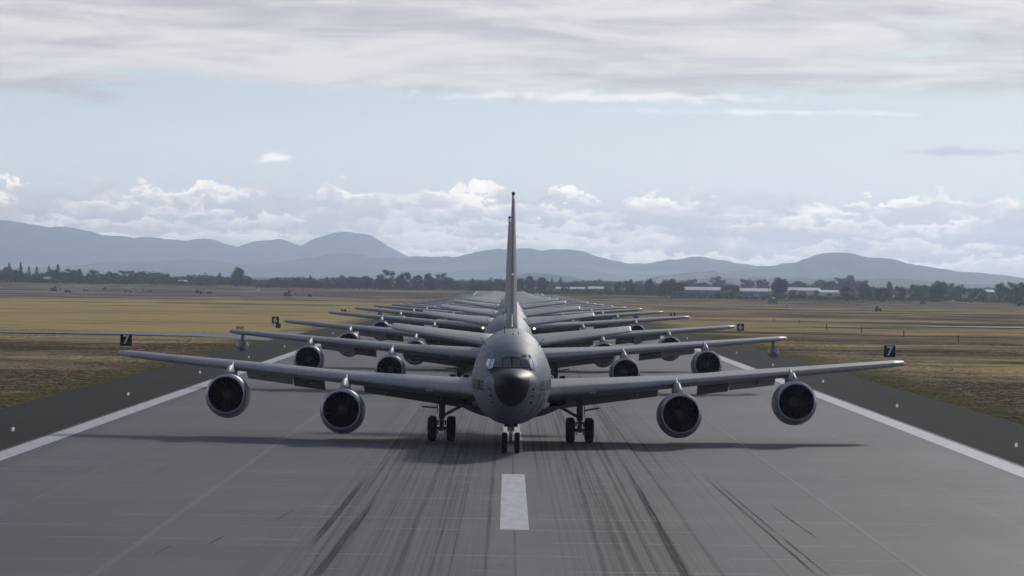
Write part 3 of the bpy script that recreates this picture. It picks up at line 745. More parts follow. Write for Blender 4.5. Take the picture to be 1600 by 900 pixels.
def build_gear(root):
    # nose gear
    b = MB()
    b.tube((0, 0, .47), (0, .02, 1.15), .055); b.m = 0
    b.tube((0, .02, .85), (0, .05, 1.75), .085); b.tube((-.30, 0, .47), (.30, 0, .47), .05)
    b.tube((0, .1, 1.15), (0, 1.3, 1.55), .045); b.tube((0, -.12, .62), (0, -.20, .8), .03); b.tube((0, -.20, .8), (0, -.08, .98), .03)
    b.box((0, -.06, 1.12), (.30, .16, .14)); b.tube((-.13, -.12, .98), (-.13, -.12, 1.2), .03); b.tube((.13, -.12, .98), (.13, -.12, 1.2), .03)
    b.box((0, -.10, .70), (.13, .05, .20))
    g = b.build('nose_gear', M['strut'], root)
    b = MB(); b.tube((0, 0, .5), (0, .015, .86), .062); b.build('oleo_piston', M['chrome'], g)
    b = MB(); b.lathe([(-.06, .07), (0, .085), (.05, .05)], (0, -.16, .96), n=16, cap=True); b.build('taxi_lamp', M['lampglass'], g)
    for x in (-.285, .285): wheel(g, x, 0, .475, .25)
    for sg in (1, -1):
        b = MB(); b.box((sg*.42, .75, 1.18), (.025, 1.1, .42), Matrix.Rotation(radians(-8*sg), 3, 'Y')); b.build('bay_door', M['paint'], g)
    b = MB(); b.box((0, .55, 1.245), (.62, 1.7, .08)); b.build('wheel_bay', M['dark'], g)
    # main gears
    for sg in (1, -1):
        X = 3.36*sg; Y = 18.2 - S0; b = MB()
        zt = 2.15
        b.tube((X, Y, 1.05), (X - .03*sg, Y, zt), .155); b.tube((X, Y, .55), (X, Y, 1.1), .11)
        b.box((X, Y, .56), (.20, 1.5, .17)); 
        for dy in (-.71, .71): b.tube((X-.48, Y+dy, .585), (X+.48, Y+dy, .585), .06)
        b.box((X, Y-.2, .92), (.34, .12, .10)); b.tube((X, Y-.16, .62), (X, Y-.34, .80), .035); b.tube((X, Y-.34, .80), (X, Y-.18, 1.02), .035)
        for q in (-.17, .17):
            b.tube((X+q, Y-.75, .36), (X+q, Y-.75, .52), .03); b.box((X+q, Y-.72, .42), (.07, .2, .10)); b.tube((X+q*1.1, Y-.2, .75), (X+q*1.1, Y-.2, 1.0), .04)
        b.tube((X+.06*sg, Y-.17, .9), (X+.10*sg, Y-.15, 1.9), .035)
        b.tube((X-.02*sg, Y-.02, 1.18), (X-1.55*sg, Y+.2, 2.0), .075)     # side brace up to the body
        b.tube((X, Y+.1, 1.2), (X, Y+1.6, 2.2), .07)
        g = b.build('main_gear', M['strut'], root)
        for dx in (-.46, .46):
            for dy in (-.71, .71): wheel(g, X+dx, Y+dy, .585, .42)
        b = MB(); b.box((X+.22*sg, Y, 1.72), (.03, .9, .75)); 
        b.box((X+.60*sg, Y+.1, 1.60), (.72, 1.5, .03), Matrix.Rotation(radians(-11 if sg > 0 else 3), 3, 'Y'))
        b.build('gear_door', M['strut'], g)

def build_pod(root, sg):
    b = MB(); X = 19.0*sg; y = wLE(19)-S0-.1; z = wZ(19)-.95
    b.lathe([(-1.1, .02), (-1.0, .12), (-.75, .25), (-.3, .36), (.3, .40), (1.6, .40), (2.6, .34), (3.3, .2), (3.4, .03)], (X, y, z), n=28)
    b.m = 1; b.rings([[Vector((X+w_, yy, zz)) for w_, yy in ((-.07, y+a), (.07, y+a), (.07, y+b_), (-.07, y+b_))] for zz, a, b_ in ((z+.3, .3, 2.0), (z+.95, .6, 2.2))])
    o = b.build('refuelling_pod', [M['cowl'], M['wingpaint']], root)
    b = MB(); b.tube((X, y-1.08, z), (X, y-1.5, z), .03)
    for k in range(4):
        a = pi/4+pi/2*k; b.add([(X, y-1.2, z), (X+.3*cos(a), y-1.16, z+.3*sin(a)), (X+.3*cos(a+.12), y-1.1, z+.3*sin(a+.12)), (X, y-1.1, z)], [(0, 1, 2, 3)], False)
    b.build('air_turbine', M['strut'], o)

def build_landing_lamps(root):
    for sg in (1, -1):
        X = 2.75; b = MB(); b.lathe([(-.04, .07), (0, .10), (.1, .09)], (sg*X, wLE(X)-S0-.04, wZ(X)-.05), n=16, cap=True)
        b.build('landing_light', M['lamp'], root)

proto = empty('tanker_aircraft')
build_fuselage(proto)
for sg in (-1, 1):
    build_wing(proto, sg)
    for (X, s, z, _) in ENG: build_engine(proto, sg, X, s, z)
build_tail(proto); build_gear(proto)

TIP = [210.9, 297.6, 367.7, 459.7, 538, 617, 706.5, 788]
while len(TIP) < 20: TIP.append(TIP[-1] + 84 + random.uniform(-8, 8))
PX = [-.10, -.29, -.20, -.26, -.22, -.30, -.2, -.3] + [-.28 + random.uniform(-.12, .12) for _ in range(12)]
ordn = ['first', 'second', 'third', 'fourth', 'fifth', 'sixth', 'seventh', 'eighth', 'ninth', 'tenth', 'eleventh', 'twelfth', 'thirteenth', 'fourteenth', 'fifteenth', 'sixteenth', 'seventeenth', 'eighteenth', 'nineteenth', 'twentieth']
for i in range(20):
    o = proto if i == 0 else copy_tree(proto)
    y = TIP[i] - 26.6 + S0
    z0, z1 = zg(y), zg(y+13.9)
    o.location = (PX[i], y, z0 + .006); o.rotation_euler = (math.atan2(z1-z0, 13.9), 0, radians(0 if i < 2 else random.uniform(-.18, .18)))
    if i == 0: lab = 'grey four-engine tanker jet leading the line, nearest the camera with black nose'
    elif i == 1: lab = 'second grey tanker jet in the line, with a pod hanging under each wingtip'
    elif i == 3: lab = 'fourth grey tanker jet in the line, with two lit yellow lamps at its wing roots'
    elif i == 5: lab = 'sixth grey tanker jet in the line, distant, with small pods under its wingtips'
    elif i == 19: lab = 'last and farthest grey tanker jet at the hazy end of the line'
    else: lab = '%s grey tanker jet in the line counted from the camera' % ordn[i]
    tag(o, lab, 'aircraft', 'grey tanker jets lined up on the runway')
    if i in (1, 5):
        for sg in (1, -1): build_pod(o, sg)
    if i == 3: build_landing_lamps(o)

# ------------------------------------------------------------------ hills (each ridge is a body of land with its own front and back slope)
def hill_fn(c0, c1, c2, sc):
    def fn(T, p, out):
        P = pos(T); x, y, z = T.sep(P)
        a = T.noise(P, sc, 6, .65); b = T.noise(P, sc*.25, 4, .6)
        c = T.mix(T.step(a, .35, .65), c0, c1)
        c = T.mix(T.m('MULTIPLY', T.step(b, .56, .62), T.step(z, HF, HF*.3)), c, c2)
        T.link(c, p.inputs['Base Color'])
    return fn
def ridge(name, Y, depth, prof, m, seed, rough):
    f0 = pchip([q[0] for q in prof], [q[1] for q in prof]); rnd = random.Random(seed)
    js = [rnd.uniform(0, 6.3) for _ in range(9)]
    f = lambda q: f0(q) + sum(1.5/(1.3**k)*sin(q*.021*1.62**k + js[k]) for k in range(9))
    amps = [(rnd.uniform(0, 6.3), rnd.uniform(.7, 1.3)) for _ in range(12)]
    b = MB(); nx, ny = 420, 16; x0, x1 = prof[0][0], prof[-1][0]; vs = []; fs = []
    for j in range(ny+1):
        t = -1 + 2*j/ny; yy = Y + t*depth
        for i in range(nx+1):
            px = x0 + (x1-x0)*i/nx; X = at_dist(px, Y)
            h = max(0, height_at(px, f(px), Y) + 4)
            w_ = sum(sin(X/(depth*.9)*(1.7**k)*am + ph + t*3*(1.3**k))/(1.6**k) for k, (ph, am) in enumerate(amps[:8]))
            fall = (1-abs(t)**1.6)*(1 + .22*w_*min(1, abs(t)*2)*(1-abs(t)))
            hh = h*max(0, fall) + rough*w_*.12*(1-abs(t))*min(1, h/30)
            vs.append((X, yy, -4.5 + max(-1, hh)))
    n = nx+1
    for j in range(ny):
        for i in range(nx): fs.append((j*n+i, j*n+i+1, (j+1)*n+i+1, (j+1)*n+i))
    b.add(vs, fs, True); return tag(b.build(name, m), kind='structure')
HF = 90.0
M['forest'] = mat('forested_hill', (.05, .06, .05), .95, fn=hill_fn((.030, .042, .034), (.055, .062, .045), (.20, .17, .11), .004), spec=.1)
M['fieldhill'] = mat('field_hill', (.1, .1, .08), .95, fn=hill_fn((.045, .052, .035), (.085, .08, .05), (.26, .23, .17), .006), spec=.1)
FAR = [(-500, 360), (-300, 352), (-50, 343), (0, 344), (60, 349), (120, 358), (180, 371), (250, 372), (320, 373), (370, 385), (400, 376), (430, 373), (470, 385), (500, 371), (540, 364), (570, 366), (610, 384), (640, 396), (700, 404), (800, 410), (1000, 425), (1300, 445)]
MID = [(-500, 425), (-50, 420), (100, 415), (200, 410), (300, 407), (400, 411), (480, 404), (540, 398), (600, 402), (680, 401), (720, 398), (780, 389), (810, 388), (850, 392), (900, 393), (930, 398), (970, 408), (1000, 410), (1050, 405), (1085, 403), (1110, 407), (1150, 410), (1200, 424), (1300, 438), (1400, 445)]
RGT = [(950, 440), (1040, 432), (1100, 424), (1150, 418), (1175, 417), (1200, 415), (1230, 408), (1270, 400), (1290, 396), (1310, 399), (1340, 405), (1365, 405), (1390, 412), (1440, 418), (1500, 425), (1550, 432), (1600, 440), (1700, 450)]
NEAR = [(700, 440), (790, 436), (830, 428), (870, 430), (900, 433), (960, 441), (1010, 438), (1080, 430), (1110, 426), (1160, 431), (1200, 434), (1260, 436), (1330, 437), (1400, 440), (1500, 443), (1700, 450)]
ridge('mountain_range', 22500, 3200, FAR, M['forest'], 1, 14)
ridge('mountain_range', 17200, 2400, MID, M['forest'], 2, 9)
ridge('mountain_range', 14600, 2200, RGT, M['forest'], 3, 8)
ridge('foothills', 9800, 1500, NEAR, M['fieldhill'], 4, 5)

# ------------------------------------------------------------------ trees
def leaf_fn(c0, c1):
    def fn(T, p, out):
        o = T.n('ShaderNodeTexCoord').outputs['Object']; n = T.noise(o, .55, 4, .7)
        r = T.n('ShaderNodeObjectInfo').outputs['Random']
        c = T.mix(T.step(n, .35, .68), c0, c1)
        hs = T.n('ShaderNodeHueSaturation'); T.link(c, hs.inputs['Color'])
        T.link(T.m('ADD', .475, T.m('MULTIPLY', r, .05)), hs.inputs['Hue']); T.link(T.m('ADD', .75, T.m('MULTIPLY', r, .5)), hs.inputs['Value'])
        T.link(hs.outputs[0], p.inputs['Base Color'])
    return fn
M['leaf_dark'] = mat('dark_green_leaves', (.04, .05, .03), .85, fn=leaf_fn((.018, .030, .014), (.050, .066, .024)), spec=0.0)
M['leaf_conifer'] = mat('conifer_needles', (.03, .04, .03), .85, fn=leaf_fn((.014, .024, .017), (.030, .044, .026)), spec=0.0)
M['leaf_olive'] = mat('olive_green_leaves', (.07, .08, .03), .85, fn=leaf_fn((.050, .058, .020), (.125, .118, .036)), spec=0.0)
M['leaf_yellow'] = mat('autumn_yellow_leaves', (.16, .12, .03), .85, fn=leaf_fn((.11, .085, .022), (.25, .155, .03)), spec=0.0)
M['bark'] = mat('bark', (.06, .05, .04), .9)

def leaves(b, c, r, n, size, rnd, squash=1.0):
    for _ in range(n):
        d = Vector((rnd.gauss(0, 1), rnd.gauss(0, 1), rnd.gauss(0, 1))).normalized()
        q = Vector(c) + Vector((d.x*r, d.y*r, d.z*r*squash)) * (rnd.random()**.38)
        nrm = (d + Vector((rnd.uniform(-.7, .7), rnd.uniform(-.7, .7), rnd.uniform(-.3, .9)))).normalized()
        t = nrm.orthogonal().normalized(); t = Matrix.Rotation(rnd.uniform(0, 6.28), 3, nrm) @ t; w_ = nrm.cross(t)
        s = size*rnd.uniform(.6, 1.4)
        b.add([q + t*s, q + w_*s*.8, q - t*s*.9, q - w_*s*.7], [(0, 1, 2, 3)], False)
def tree_mesh(kind, seed):
    """unit-height tree: returns (crown mesh, trunk mesh)"""
    rnd = random.Random(seed); b = MB(); t = MB()
    if kind == 'conifer':
        t.tube((0, 0, 0), (0, 0, .95), .022, .004, 8)
        for k in range(26):
            z = .05 + .93*k/25; r = .30*(1-(max(0, z-.06)/.95)**1.2)*rnd.uniform(.75, 1.15) + .01
            for a in range(7):
                an = rnd.uniform(0, 6.28); rr_ = r*rnd.uniform(.4, 1)
                leaves(b, (rr_*cos(an), rr_*sin(an), z - rr_*.25), r*.42+.012, 9, .020, rnd, .6)
    else:
        broad = {'round': (.46, .53, .50), 'tall': (.29, .52, .50), 'bush': (.85, .46, .52)}[kind]
        rx, zc, rz = broad
        t.tube((0, 0, 0), (.01, 0, .35), .035, .022, 8)
        for k in range(6):
            an = k*1.05 + rnd.uniform(-.3, .3); t.tube((.01, 0, .22+.02*k), (rx*.55*cos(an), rx*.55*sin(an), .45 + .06*k), .014, .005, 6)
        for k in range(10):
            an = rnd.uniform(0, 6.28); q = rnd.uniform(.2, .8)*rx; leaves(b, (q*cos(an), q*sin(an), rnd.uniform(.06, .22)), rnd.uniform(.08, .14), 45, .028, rnd, .9)
        for k in range(32):
            while True:
                p = Vector((rnd.uniform(-1, 1), rnd.uniform(-1, 1), rnd.uniform(-1, 1)))
                if .35 < p.length < 1: break
            p = Vector((p.x*rx*.8, p.y*rx*.8, zc + p.z*rz*.80)); p.z = max(.06, p.z)
            leaves(b, p, rnd.uniform(.11, .18)*(1.0 if kind != 'bush' else 1.35), 100, .026, rnd, .85)
    return b, t
TM = {}
def proto_tree(kind, leaf, v):
    key = (kind, leaf, v)
    if key not in TM:
        b, t = tree_mesh(kind, hash((kind, v)) % 1000 if False else {'conifer': 10, 'round': 20, 'tall': 30, 'bush': 40}[kind] + v)
        c = b.build('crown', M['leaf_'+leaf]); k = t.build('trunk', M['bark'])
        TM[key] = (c.data, k.data); bpy.data.objects.remove(c); bpy.data.objects.remove(k)
    return TM[key]
KIND = {'conifer': 'pine_tree', 'round': 'broadleaf_tree', 'tall': 'tall_tree', 'bush': 'low_tree'}
def tree(px, topy, hw, basey, kind, leaf, label, group, dist=None):
    Y = dist if dist else ground_at(px, basey).y
    X = at_dist(px, Y, basey or 445); g = zg(Y)
    H = (height_at(px, topy, Y) - g) * 1.05
    cm, tm = proto_tree(kind, leaf, random.randrange(3))
    r = empty(KIND[kind], (X, Y, g), random.uniform(0, 6.28))
    nat = {'conifer': .235, 'round': .47, 'tall': .33, 'bush': .95}[kind]*H
    wx = (hw * 1.18 / F * Y) / nat; wx = min(1.9, max(.7, wx))
    for nm, me in (('crown', cm), ('trunk', tm)):
        o = bpy.data.objects.new(nm, me); COL.objects.link(o); o.parent = r
    r.scale = (H*wx, H*wx, H)
    tag(r, label, 'tree', group)
    return r
#  px, top y, half width, base y (None: standing behind, at the far distance), kind, foliage
TREES = [
 (10, 417, 11, None, 'round', 'dark'), (14, 411, 5, None, 'conifer', 'conifer'), (32, 411, 5, 441, 'conifer', 'conifer'), (28, 420, 9, 441, 'round', 'dark'), (45, 416, 4, None, 'conifer', 'conifer'),
 (57, 417, 5, None, 'conifer', 'conifer'), (60, 425, 12, 440, 'bush', 'olive'), (76, 416, 5, None, 'conifer', 'conifer'), (82, 421, 9, 440, 'tall', 'dark'), (90, 414, 6, 441, 'conifer', 'conifer'), (110, 420, 13, 441, 'round', 'dark'),
 (124, 421, 6, 442, 'tall', 'dark'), (145, 422, 12, 441, 'round', 'conifer'), (158, 427, 7, 442, 'round', 'dark'), (172, 424, 9, 442, 'round', 'dark'), (190, 423, 13, 442, 'round', 'olive'), (206, 423, 11, 442, 'round', 'dark'), (222, 424, 11, 442, 'round', 'dark'),
 (238, 427, 9, None, 'round', 'dark'), (262, 428, 7, 442, 'conifer', 'conifer'), (272, 435, 7, 443, 'bush', 'dark'), (295, 429, 6, 443, 'round', 'dark'), (310, 433, 8, 443, 'round', 'dark'), (325, 434, 7, 444, 'round', 'dark'),
 (343, 427, 7, 444, 'conifer', 'dark'), (353, 434, 6, 445, 'round', 'dark'), (371, 419, 11, 447, 'tall', 'dark'), (385, 430, 8, 447, 'round', 'dark'), (397, 435, 6, 446, 'bush', 'dark'),
 (430, 434, 9, 447, 'round', 'conifer'), (415, 438, 7, 447, 'bush', 'olive'), (450, 439, 8, 448, 'bush', 'dark'), (466, 435, 8, 448, 'round', 'dark'), (485, 431, 6, 448, 'conifer', 'conifer'), (498, 438, 7, 449, 'round', 'olive'), (511, 433, 6, 449, 'conifer', 'conifer'),
 (533, 430, 8, 450, 'round', 'olive'), (544, 436, 7, 450, 'round', 'conifer'), (557, 433, 8, 450, 'round', 'olive'), (572, 431, 9, 451, 'round', 'dark'), (588, 438, 7, 450, 'bush', 'dark'), (603, 422, 14, 453, 'round', 'dark'), (621, 435, 8, 452, 'round', 'dark'),
 (633, 425, 12, 453, 'round', 'conifer'), (652, 429, 8, 453, 'tall', 'dark'), (669, 428, 8, 453, 'tall', 'dark'), (676, 433, 7, 454, 'round', 'conifer'), (692, 427, 13, 453, 'round', 'dark'), (710, 439, 8, 453, 'bush', 'dark'),
 (725, 441, 7, 453, 'bush', 'olive'), (738, 435, 4, 454, 'conifer', 'conifer'), (750, 441, 8, 454, 'round', 'dark'), (762, 441, 8, 454, 'round', 'dark'), (780, 437, 8, 455, 'round', 'dark'), (812, 434, 7, 455, 'tall', 'dark'), (828, 431, 10, 456, 'round', 'dark'),
 (847, 433, 11, 456, 'round', 'dark'), (862, 434, 3, None, 'conifer', 'conifer'), (860, 444, 5, 457, 'round', 'yellow'), (876, 433, 4, None, 'conifer', 'conifer'), (882, 443, 10, 458, 'bush', 'olive'), (900, 440, 7, None, 'round', 'dark'), (916, 440, 9, None, 'round', 'dark'), (934, 443, 6, None, 'round', 'dark'),
 (950, 446, 8, 460, 'bush', 'yellow'), (966, 441, 7, 460, 'round', 'dark'), (984, 437, 10, 461, 'round', 'conifer'), (1001, 445, 13, 462, 'bush', 'olive'), (1015, 436, 8, 461, 'tall', 'dark'), (1021, 447, 7, 462, 'bush', 'yellow'), (1050, 435, 20, 464, 'round', 'olive'), (1036, 441, 10, 464, 'bush', 'dark'),
 (1082, 436, 10, None, 'round', 'dark'), (1100, 441, 9, None, 'round', 'dark'), (1121, 432, 13, None, 'round', 'dark'), (1141, 443, 21, 466, 'bush', 'olive'), (1165, 436, 13, None, 'round', 'dark'), (1190, 436, 11, None, 'round', 'dark'),
 (1217, 434, 14, 467, 'tall', 'conifer'), (1247, 439, 15, None, 'round', 'dark'), (1238, 451, 8, 463, 'bush', 'dark'), (1253, 453, 6, 463, 'bush', 'yellow'), (1275, 453, 7, 463, 'bush', 'olive'), (1284, 437, 15, None, 'round', 'dark'), (1308, 434, 11, None, 'round', 'dark'), (1324, 434, 14, None, 'round', 'dark'), (1347, 438, 14, None, 'round', 'dark'),
 (1324, 446, 17, 470, 'bush', 'conifer'), (1351, 444, 11, 469, 'tall', 'conifer'), (1366, 448, 8, 468, 'round', 'olive'), (1377, 449, 10, 472, 'round', 'conifer'), (1389, 441, 6, 468, 'tall', 'olive'), (1405, 447, 10, 470, 'round', 'conifer'), (1429, 444, 11, 470, 'round', 'olive'), (1442, 445, 11, 470, 'round', 'olive'), (1436, 457, 6, 471, 'bush', 'yellow'),
 (1467, 438, 13, 471, 'round', 'dark'), (1462, 449, 10, 472, 'bush', 'conifer'), (1486, 443, 11, 470, 'round', 'olive'), (1500, 444, 8, 470, 'round', 'olive'), (1517, 451, 9, 470, 'round', 'dark'), (1532, 450, 9, 470, 'round', 'olive'), (1550, 455, 9, 471, 'bush', 'yellow'), (1540, 463, 8, 472, 'bush', 'dark'),
 (1563, 442, 9, 471, 'tall', 'dark'), (1578, 441, 11, 472, 'round', 'dark'), (1595, 441, 11, 473, 'round', 'dark'), (1618, 444, 12, 474, 'round', 'olive'), (1588, 464, 14, 475, 'bush', 'conifer'), (-12, 420, 12, 441, 'round', 'dark'),
]
LEAFW = {'dark': 'dark green', 'conifer': 'blackish green', 'olive': 'olive green', 'yellow': 'yellowing autumn'}
KINDW = {'conifer': 'pointed conifer', 'round': 'round-crowned tree', 'tall': 'narrow upright tree', 'bush': 'low spreading tree'}
def ordw(n):
    return ordn[n-1] if n <= 20 else '%dth' % n if n % 10 not in (1, 2, 3) else '%d%s' % (n, {1: 'st', 2: 'nd', 3: 'rd'}[n % 10])
cnt = {}
for (px, ty, hw, by, kd, lf) in sorted(TREES):
    side = 'left of the tail fins' if px < 800 else 'right of the tail fins'
    key = (side, kd, lf); cnt[key] = cnt.get(key, 0) + 1
tot = dict(cnt); cnt = {}
for (px, ty, hw, by, kd, lf) in sorted(TREES):
    side = 'left of the tail fins' if px < 800 else 'right of the tail fins'
    key = (side, kd, lf); cnt[key] = cnt.get(key, 0) + 1
    lab = ('%s %s in far line %s' % (LEAFW[lf], KINDW[kd], side.replace('the tail ', ''))) + (', %s from left' % ordw(cnt[key]) if tot[key] > 1 else '')
    tree(px, ty, hw, by, kd, lf, lab, 'trees along the edge of the airfield', None if by else (3750 if px < 800 else 3500))

# unbroken scrub and far wood under and behind the separate trees
def wood(name, y0, y1, px0, px1, n, hmin, hmax, leaf, seed, size, label):
    rnd = random.Random(seed); b = MB()
    for k in range(n):
        px = rnd.uniform(px0, px1); Y = rnd.uniform(y0, y1); X = at_dist(px, Y)
        h = rnd.uniform(hmin, hmax)*(.6 + .5*sin(px*.013+seed)*sin(px*.041+1)+.2*rnd.random())
        h = max(1.2, h)
        leaves(b, (X, Y, zg(Y)+h*.45), h*.62, 22, size, rnd, .8)
    o = b.build(name, M['leaf_'+leaf]); tag(o, label, 'woodland', kind='stuff')
wood('far_woodland', 3800, 4200, -40, 1000, 900, 5, 9, 'dark', 3, 1.1, 'far dark wood behind the tree line left of the runway')
wood('far_woodland', 3680, 4100, 780, 1640, 650, 4, 7.5, 'dark', 5, 1.0, 'far dark wood behind the buildings right of the runway')
wood('far_woodland', 3500, 3700, -40, 262, 500, 6, 9.5, 'dark', 21, .9, 'dense far wood filling the tree line at far left')
wood('scrub', 3150, 3350, -40, 470, 800, 3, 6.5, 'dark', 8, .6, 'low scrub at the foot of the left tree line')
wood('scrub', 2950, 3150, 400, 800, 900, 2.5, 6, 'dark', 9, .6, 'low scrub at the foot of the middle tree line')
wood('scrub', 2700, 2900, 790, 1100, 600, 2, 5, 'olive', 10, .5, 'low scrub behind the dry grass right of the jets')
wood('scrub', 2480, 2640, 1050, 1640, 600, 1.2, 3.6, 'olive', 11, .5, 'low scrub along the right tree line')

# ------------------------------------------------------------------ buildings
def warehouse(px0, px1, topy, basey, wall, label, roof='roof', cat='building', split=1, Y=None):
    Y = Y or min(3650, ground_at((px0+px1)/2, basey).y)
    X0, X1 = at_dist(px0, Y), at_dist(px1, Y); g = zg(Y); H = height_at((px0+px1)/2, topy, Y) - g; eave = H*.62; D = 26
    r = empty('warehouse', ((X0+X1)/2, Y, g)); w2 = (X1-X0)/2
    b = MB(); b.add([(-w2, 0, 0), (w2, 0, 0), (w2, D, 0), (-w2, D, 0), (-w2, 0, eave), (w2, 0, eave), (w2, D, eave), (-w2, D, eave), (-w2, D/2, H-.1), (w2, D/2, H-.1)],
                    [(0, 1, 5, 4), (1, 2, 6, 9, 5), (2, 3, 7, 6), (3, 0, 4, 8, 7)], False); b.build('wall', M[wall], r)
    b = MB(); e = .5
    for a, c in (((-e, eave-.05), (D/2, H)), ((D+e, eave-.05), (D/2, H))):
        b.add([(-w2-e, a[0], a[1]), (w2+e, a[0], a[1]), (w2+e, c[0], c[1]), (-w2-e, c[0], c[1]), (-w2-e, a[0], a[1]+.25), (w2+e, a[0], a[1]+.25), (w2+e, c[0], c[1]+.25), (-w2-e, c[0], c[1]+.25)],
              [(0, 1, 2, 3), (4, 5, 6, 7), (0, 1, 5, 4), (1, 2, 6, 5), (3, 0, 4, 7)], False)
    b.build('roof', M[roof], r)
    n = max(1, int(w2*2/14))
    for i in range(n):
        x = -w2 + (i+.5)*2*w2/n; b = MB(); b.box((x, -.06, eave*.32), (3.6, .1, eave*.62)); b.build('door', M['bldgrey' if wall != 'bldgrey' else 'blue'], r)
    tag(r, label, cat, 'far buildings beyond the airfield')
warehouse(870, 914, 449, 456, 'bldgrey', 'low grey building with white roof just right of the tail fins')
warehouse(920, 943, 448.5, 456, 'bldgrey', 'small pale-roofed building right of the long low one by the fins')
warehouse(1070, 1126, 449, 461, 'bldgrey', 'long grey warehouse with white roof behind the broad olive tree')
warehouse(1158, 1206, 451, 463, 'bldgrey', 'grey warehouse with white roof left of the tall blackish tree')
warehouse(1228, 1282, 450, 461, 'white', 'large white-roofed shed right of the tall blackish tree')
warehouse(1281, 1312, 454, 462, 'white', 'lower white shed adjoining the large one on its right')
warehouse(1534, 1554, 453, 462, 'white', 'small white-roofed shed among the trees near the right edge')
warehouse(-12, 18, 434, 439.5, 'beige', 'low beige building at the far left edge under the trees')
warehouse(66, 77, 433, 440, 'beige', 'small beige house between the conifers at far left')
warehouse(226, 252, 437, 441.5, 'beige', 'low white-gabled building in the left tree line', 'beige')
warehouse(278, 290, 438, 444, 'beige', 'tiny beige shed right of the white-gabled building', 'roof')
# water tower above the right-hand trees
Y = 3700; X = at_dist(1328.6, Y); t = empty('water_tower', (X, Y, zg(Y))); H = height_at(1328.6, 429.5, Y) - zg(Y)
b = MB(); b.lathe([(H-5, 1.2), (H-4, 3.2), (H-1.2, 3.4), (H-.3, 2.2), (H, .2)], (0, 0, 0), 'z', n=20, cap=True); b.build('tank', M['bldgrey'], t)
for a in range(4):
    b = MB(); b.tube((3.4*cos(a*pi/2+.6), 3.4*sin(a*pi/2+.6), 0), (2.4*cos(a*pi/2+.6), 2.4*sin(a*pi/2+.6), H-4), .35); b.build('leg', M['bldgrey'], t)
tag(t, 'small grey water tower rising over the far trees at right', 'water tower')

# ------------------------------------------------------------------ signs, lights, posts
def text_mesh(body, size, bold=0.0):
    cu = bpy.data.curves.new('numeral', 'FONT'); cu.body = body; cu.size = size; cu.align_x = 'CENTER'; cu.align_y = 'CENTER'; cu.extrude = .006; cu.offset = bold
    to = bpy.data.objects.new('numeral_source', cu); COL.objects.link(to); bpy.context.view_layer.update()
    me = bpy.data.meshes.new_from_object(to.evaluated_get(bpy.context.evaluated_depsgraph_get()))
    bpy.data.objects.remove(to); return me
def sign(X, Y, body, label, z=0, face='signblack', ink='white', w=1.25, h=1.25, sz=1.35, name='distance_sign', lift=.12):
    g = zg(Y) - .1 + z; t = empty(name, (X, Y, g))
    b = MB(); b.box((0, 0, lift + h/2), (w, .22, h)); b.build('panel', M[face], t)
    for q in (-w*.33, w*.33):
        b = MB(); b.box((q, 0, (lift-.3)/2), (.06, .08, lift+.3)); b.build('leg', M['strut'], t)
    if body:
        me = text_mesh(body, sz, .03); me.materials.append(M[ink])
        o = bpy.data.objects.new('numeral', me); COL.objects.link(o); o.parent = t; o.location = (0, -.122, lift+h/2); o.rotation_euler = (pi/2, 0, 0)
    b = MB(); b.box((0, 0, -.12), (w*1.15, .7, .12)); b.build('base', M['taxi'], t)
    tag(t, label, 'sign')
sign(-41.6, 450, '7', 'black sign with white 7 in the dry grass left of the runway', z=.05)
sign(41.0, 450, '7', 'black sign with white 7 in the dry grass right of the runway', z=-.1)
sign(-42.0, 745, '6', 'black sign with white 6 left of the runway by a wingtip', z=.1)
sign(41.3, 745, '6', 'black sign with white 6 at a wingtip right of the runway', z=-.1)
sign(-41.9, 1050, '5', 'distant black sign on the left, mostly hidden behind a wing', z=.1)
sign(41.2, 1050, '5', 'distant black sign on the right, peeking over a wing', z=.3)
sign(-36.4, 560, '', 'yellow taxiway sign beyond the left wingtip at the taxiway', z=.38, face='signyellow', w=1.05, h=.7, sz=.4, name='taxiway_sign')
p_ = ground_at(435.5, 512); sign(at_dist(435.5, 650), 650, '', 'small black box sign just right of the left 6 sign', face='vdark', w=.8, h=.7, name='equipment_sign', z=.1)
ml = MB(); ml.lathe([(0, .07), (.04, .07), (.08, .075), (.14, .08), (.18, .055), (.20, .02), (.205, .005)], (0, 0, 0), 'z', n=16, cap=True)
M['lens'] = mat('edge_light_lens', (.8, .8, .8), .3, emit=((1, .98, .94), .22))
lm = ml.build('edge_light', M['lens']); lmd = lm.data; bpy.data.objects.remove(lm)
for sg, nm in ((-1, 'left'), (1, 'right')):
    k = 0
    for i in range(-1, 13):
        Y = 207 + 62.6*i if sg < 0 else 203.5 + 62.6*i
        if Y < 190: continue
        k += 1
        o = bpy.data.objects.new('edge_light', lmd); COL.objects.link(o); o.location = (sg*24.75 - .1, Y, zg(Y)+.002)
        tag(o, '%s white edge light from the camera on the %s shoulder' % (ordn[k-1], nm), 'runway light', 'white edge lights on the %s shoulder' % nm)
mp = MB(); mp.tube((0, 0, 0), (0, 0, .55), .07, .07, 10); mp.m = 1; mp.tube((0, 0, .55), (0, 0, .75), .11, .09, 10)
md = mp.build('marker_post', [M['vdark'], M['vdark']]); mdd = md.data; bpy.data.objects.remove(md)
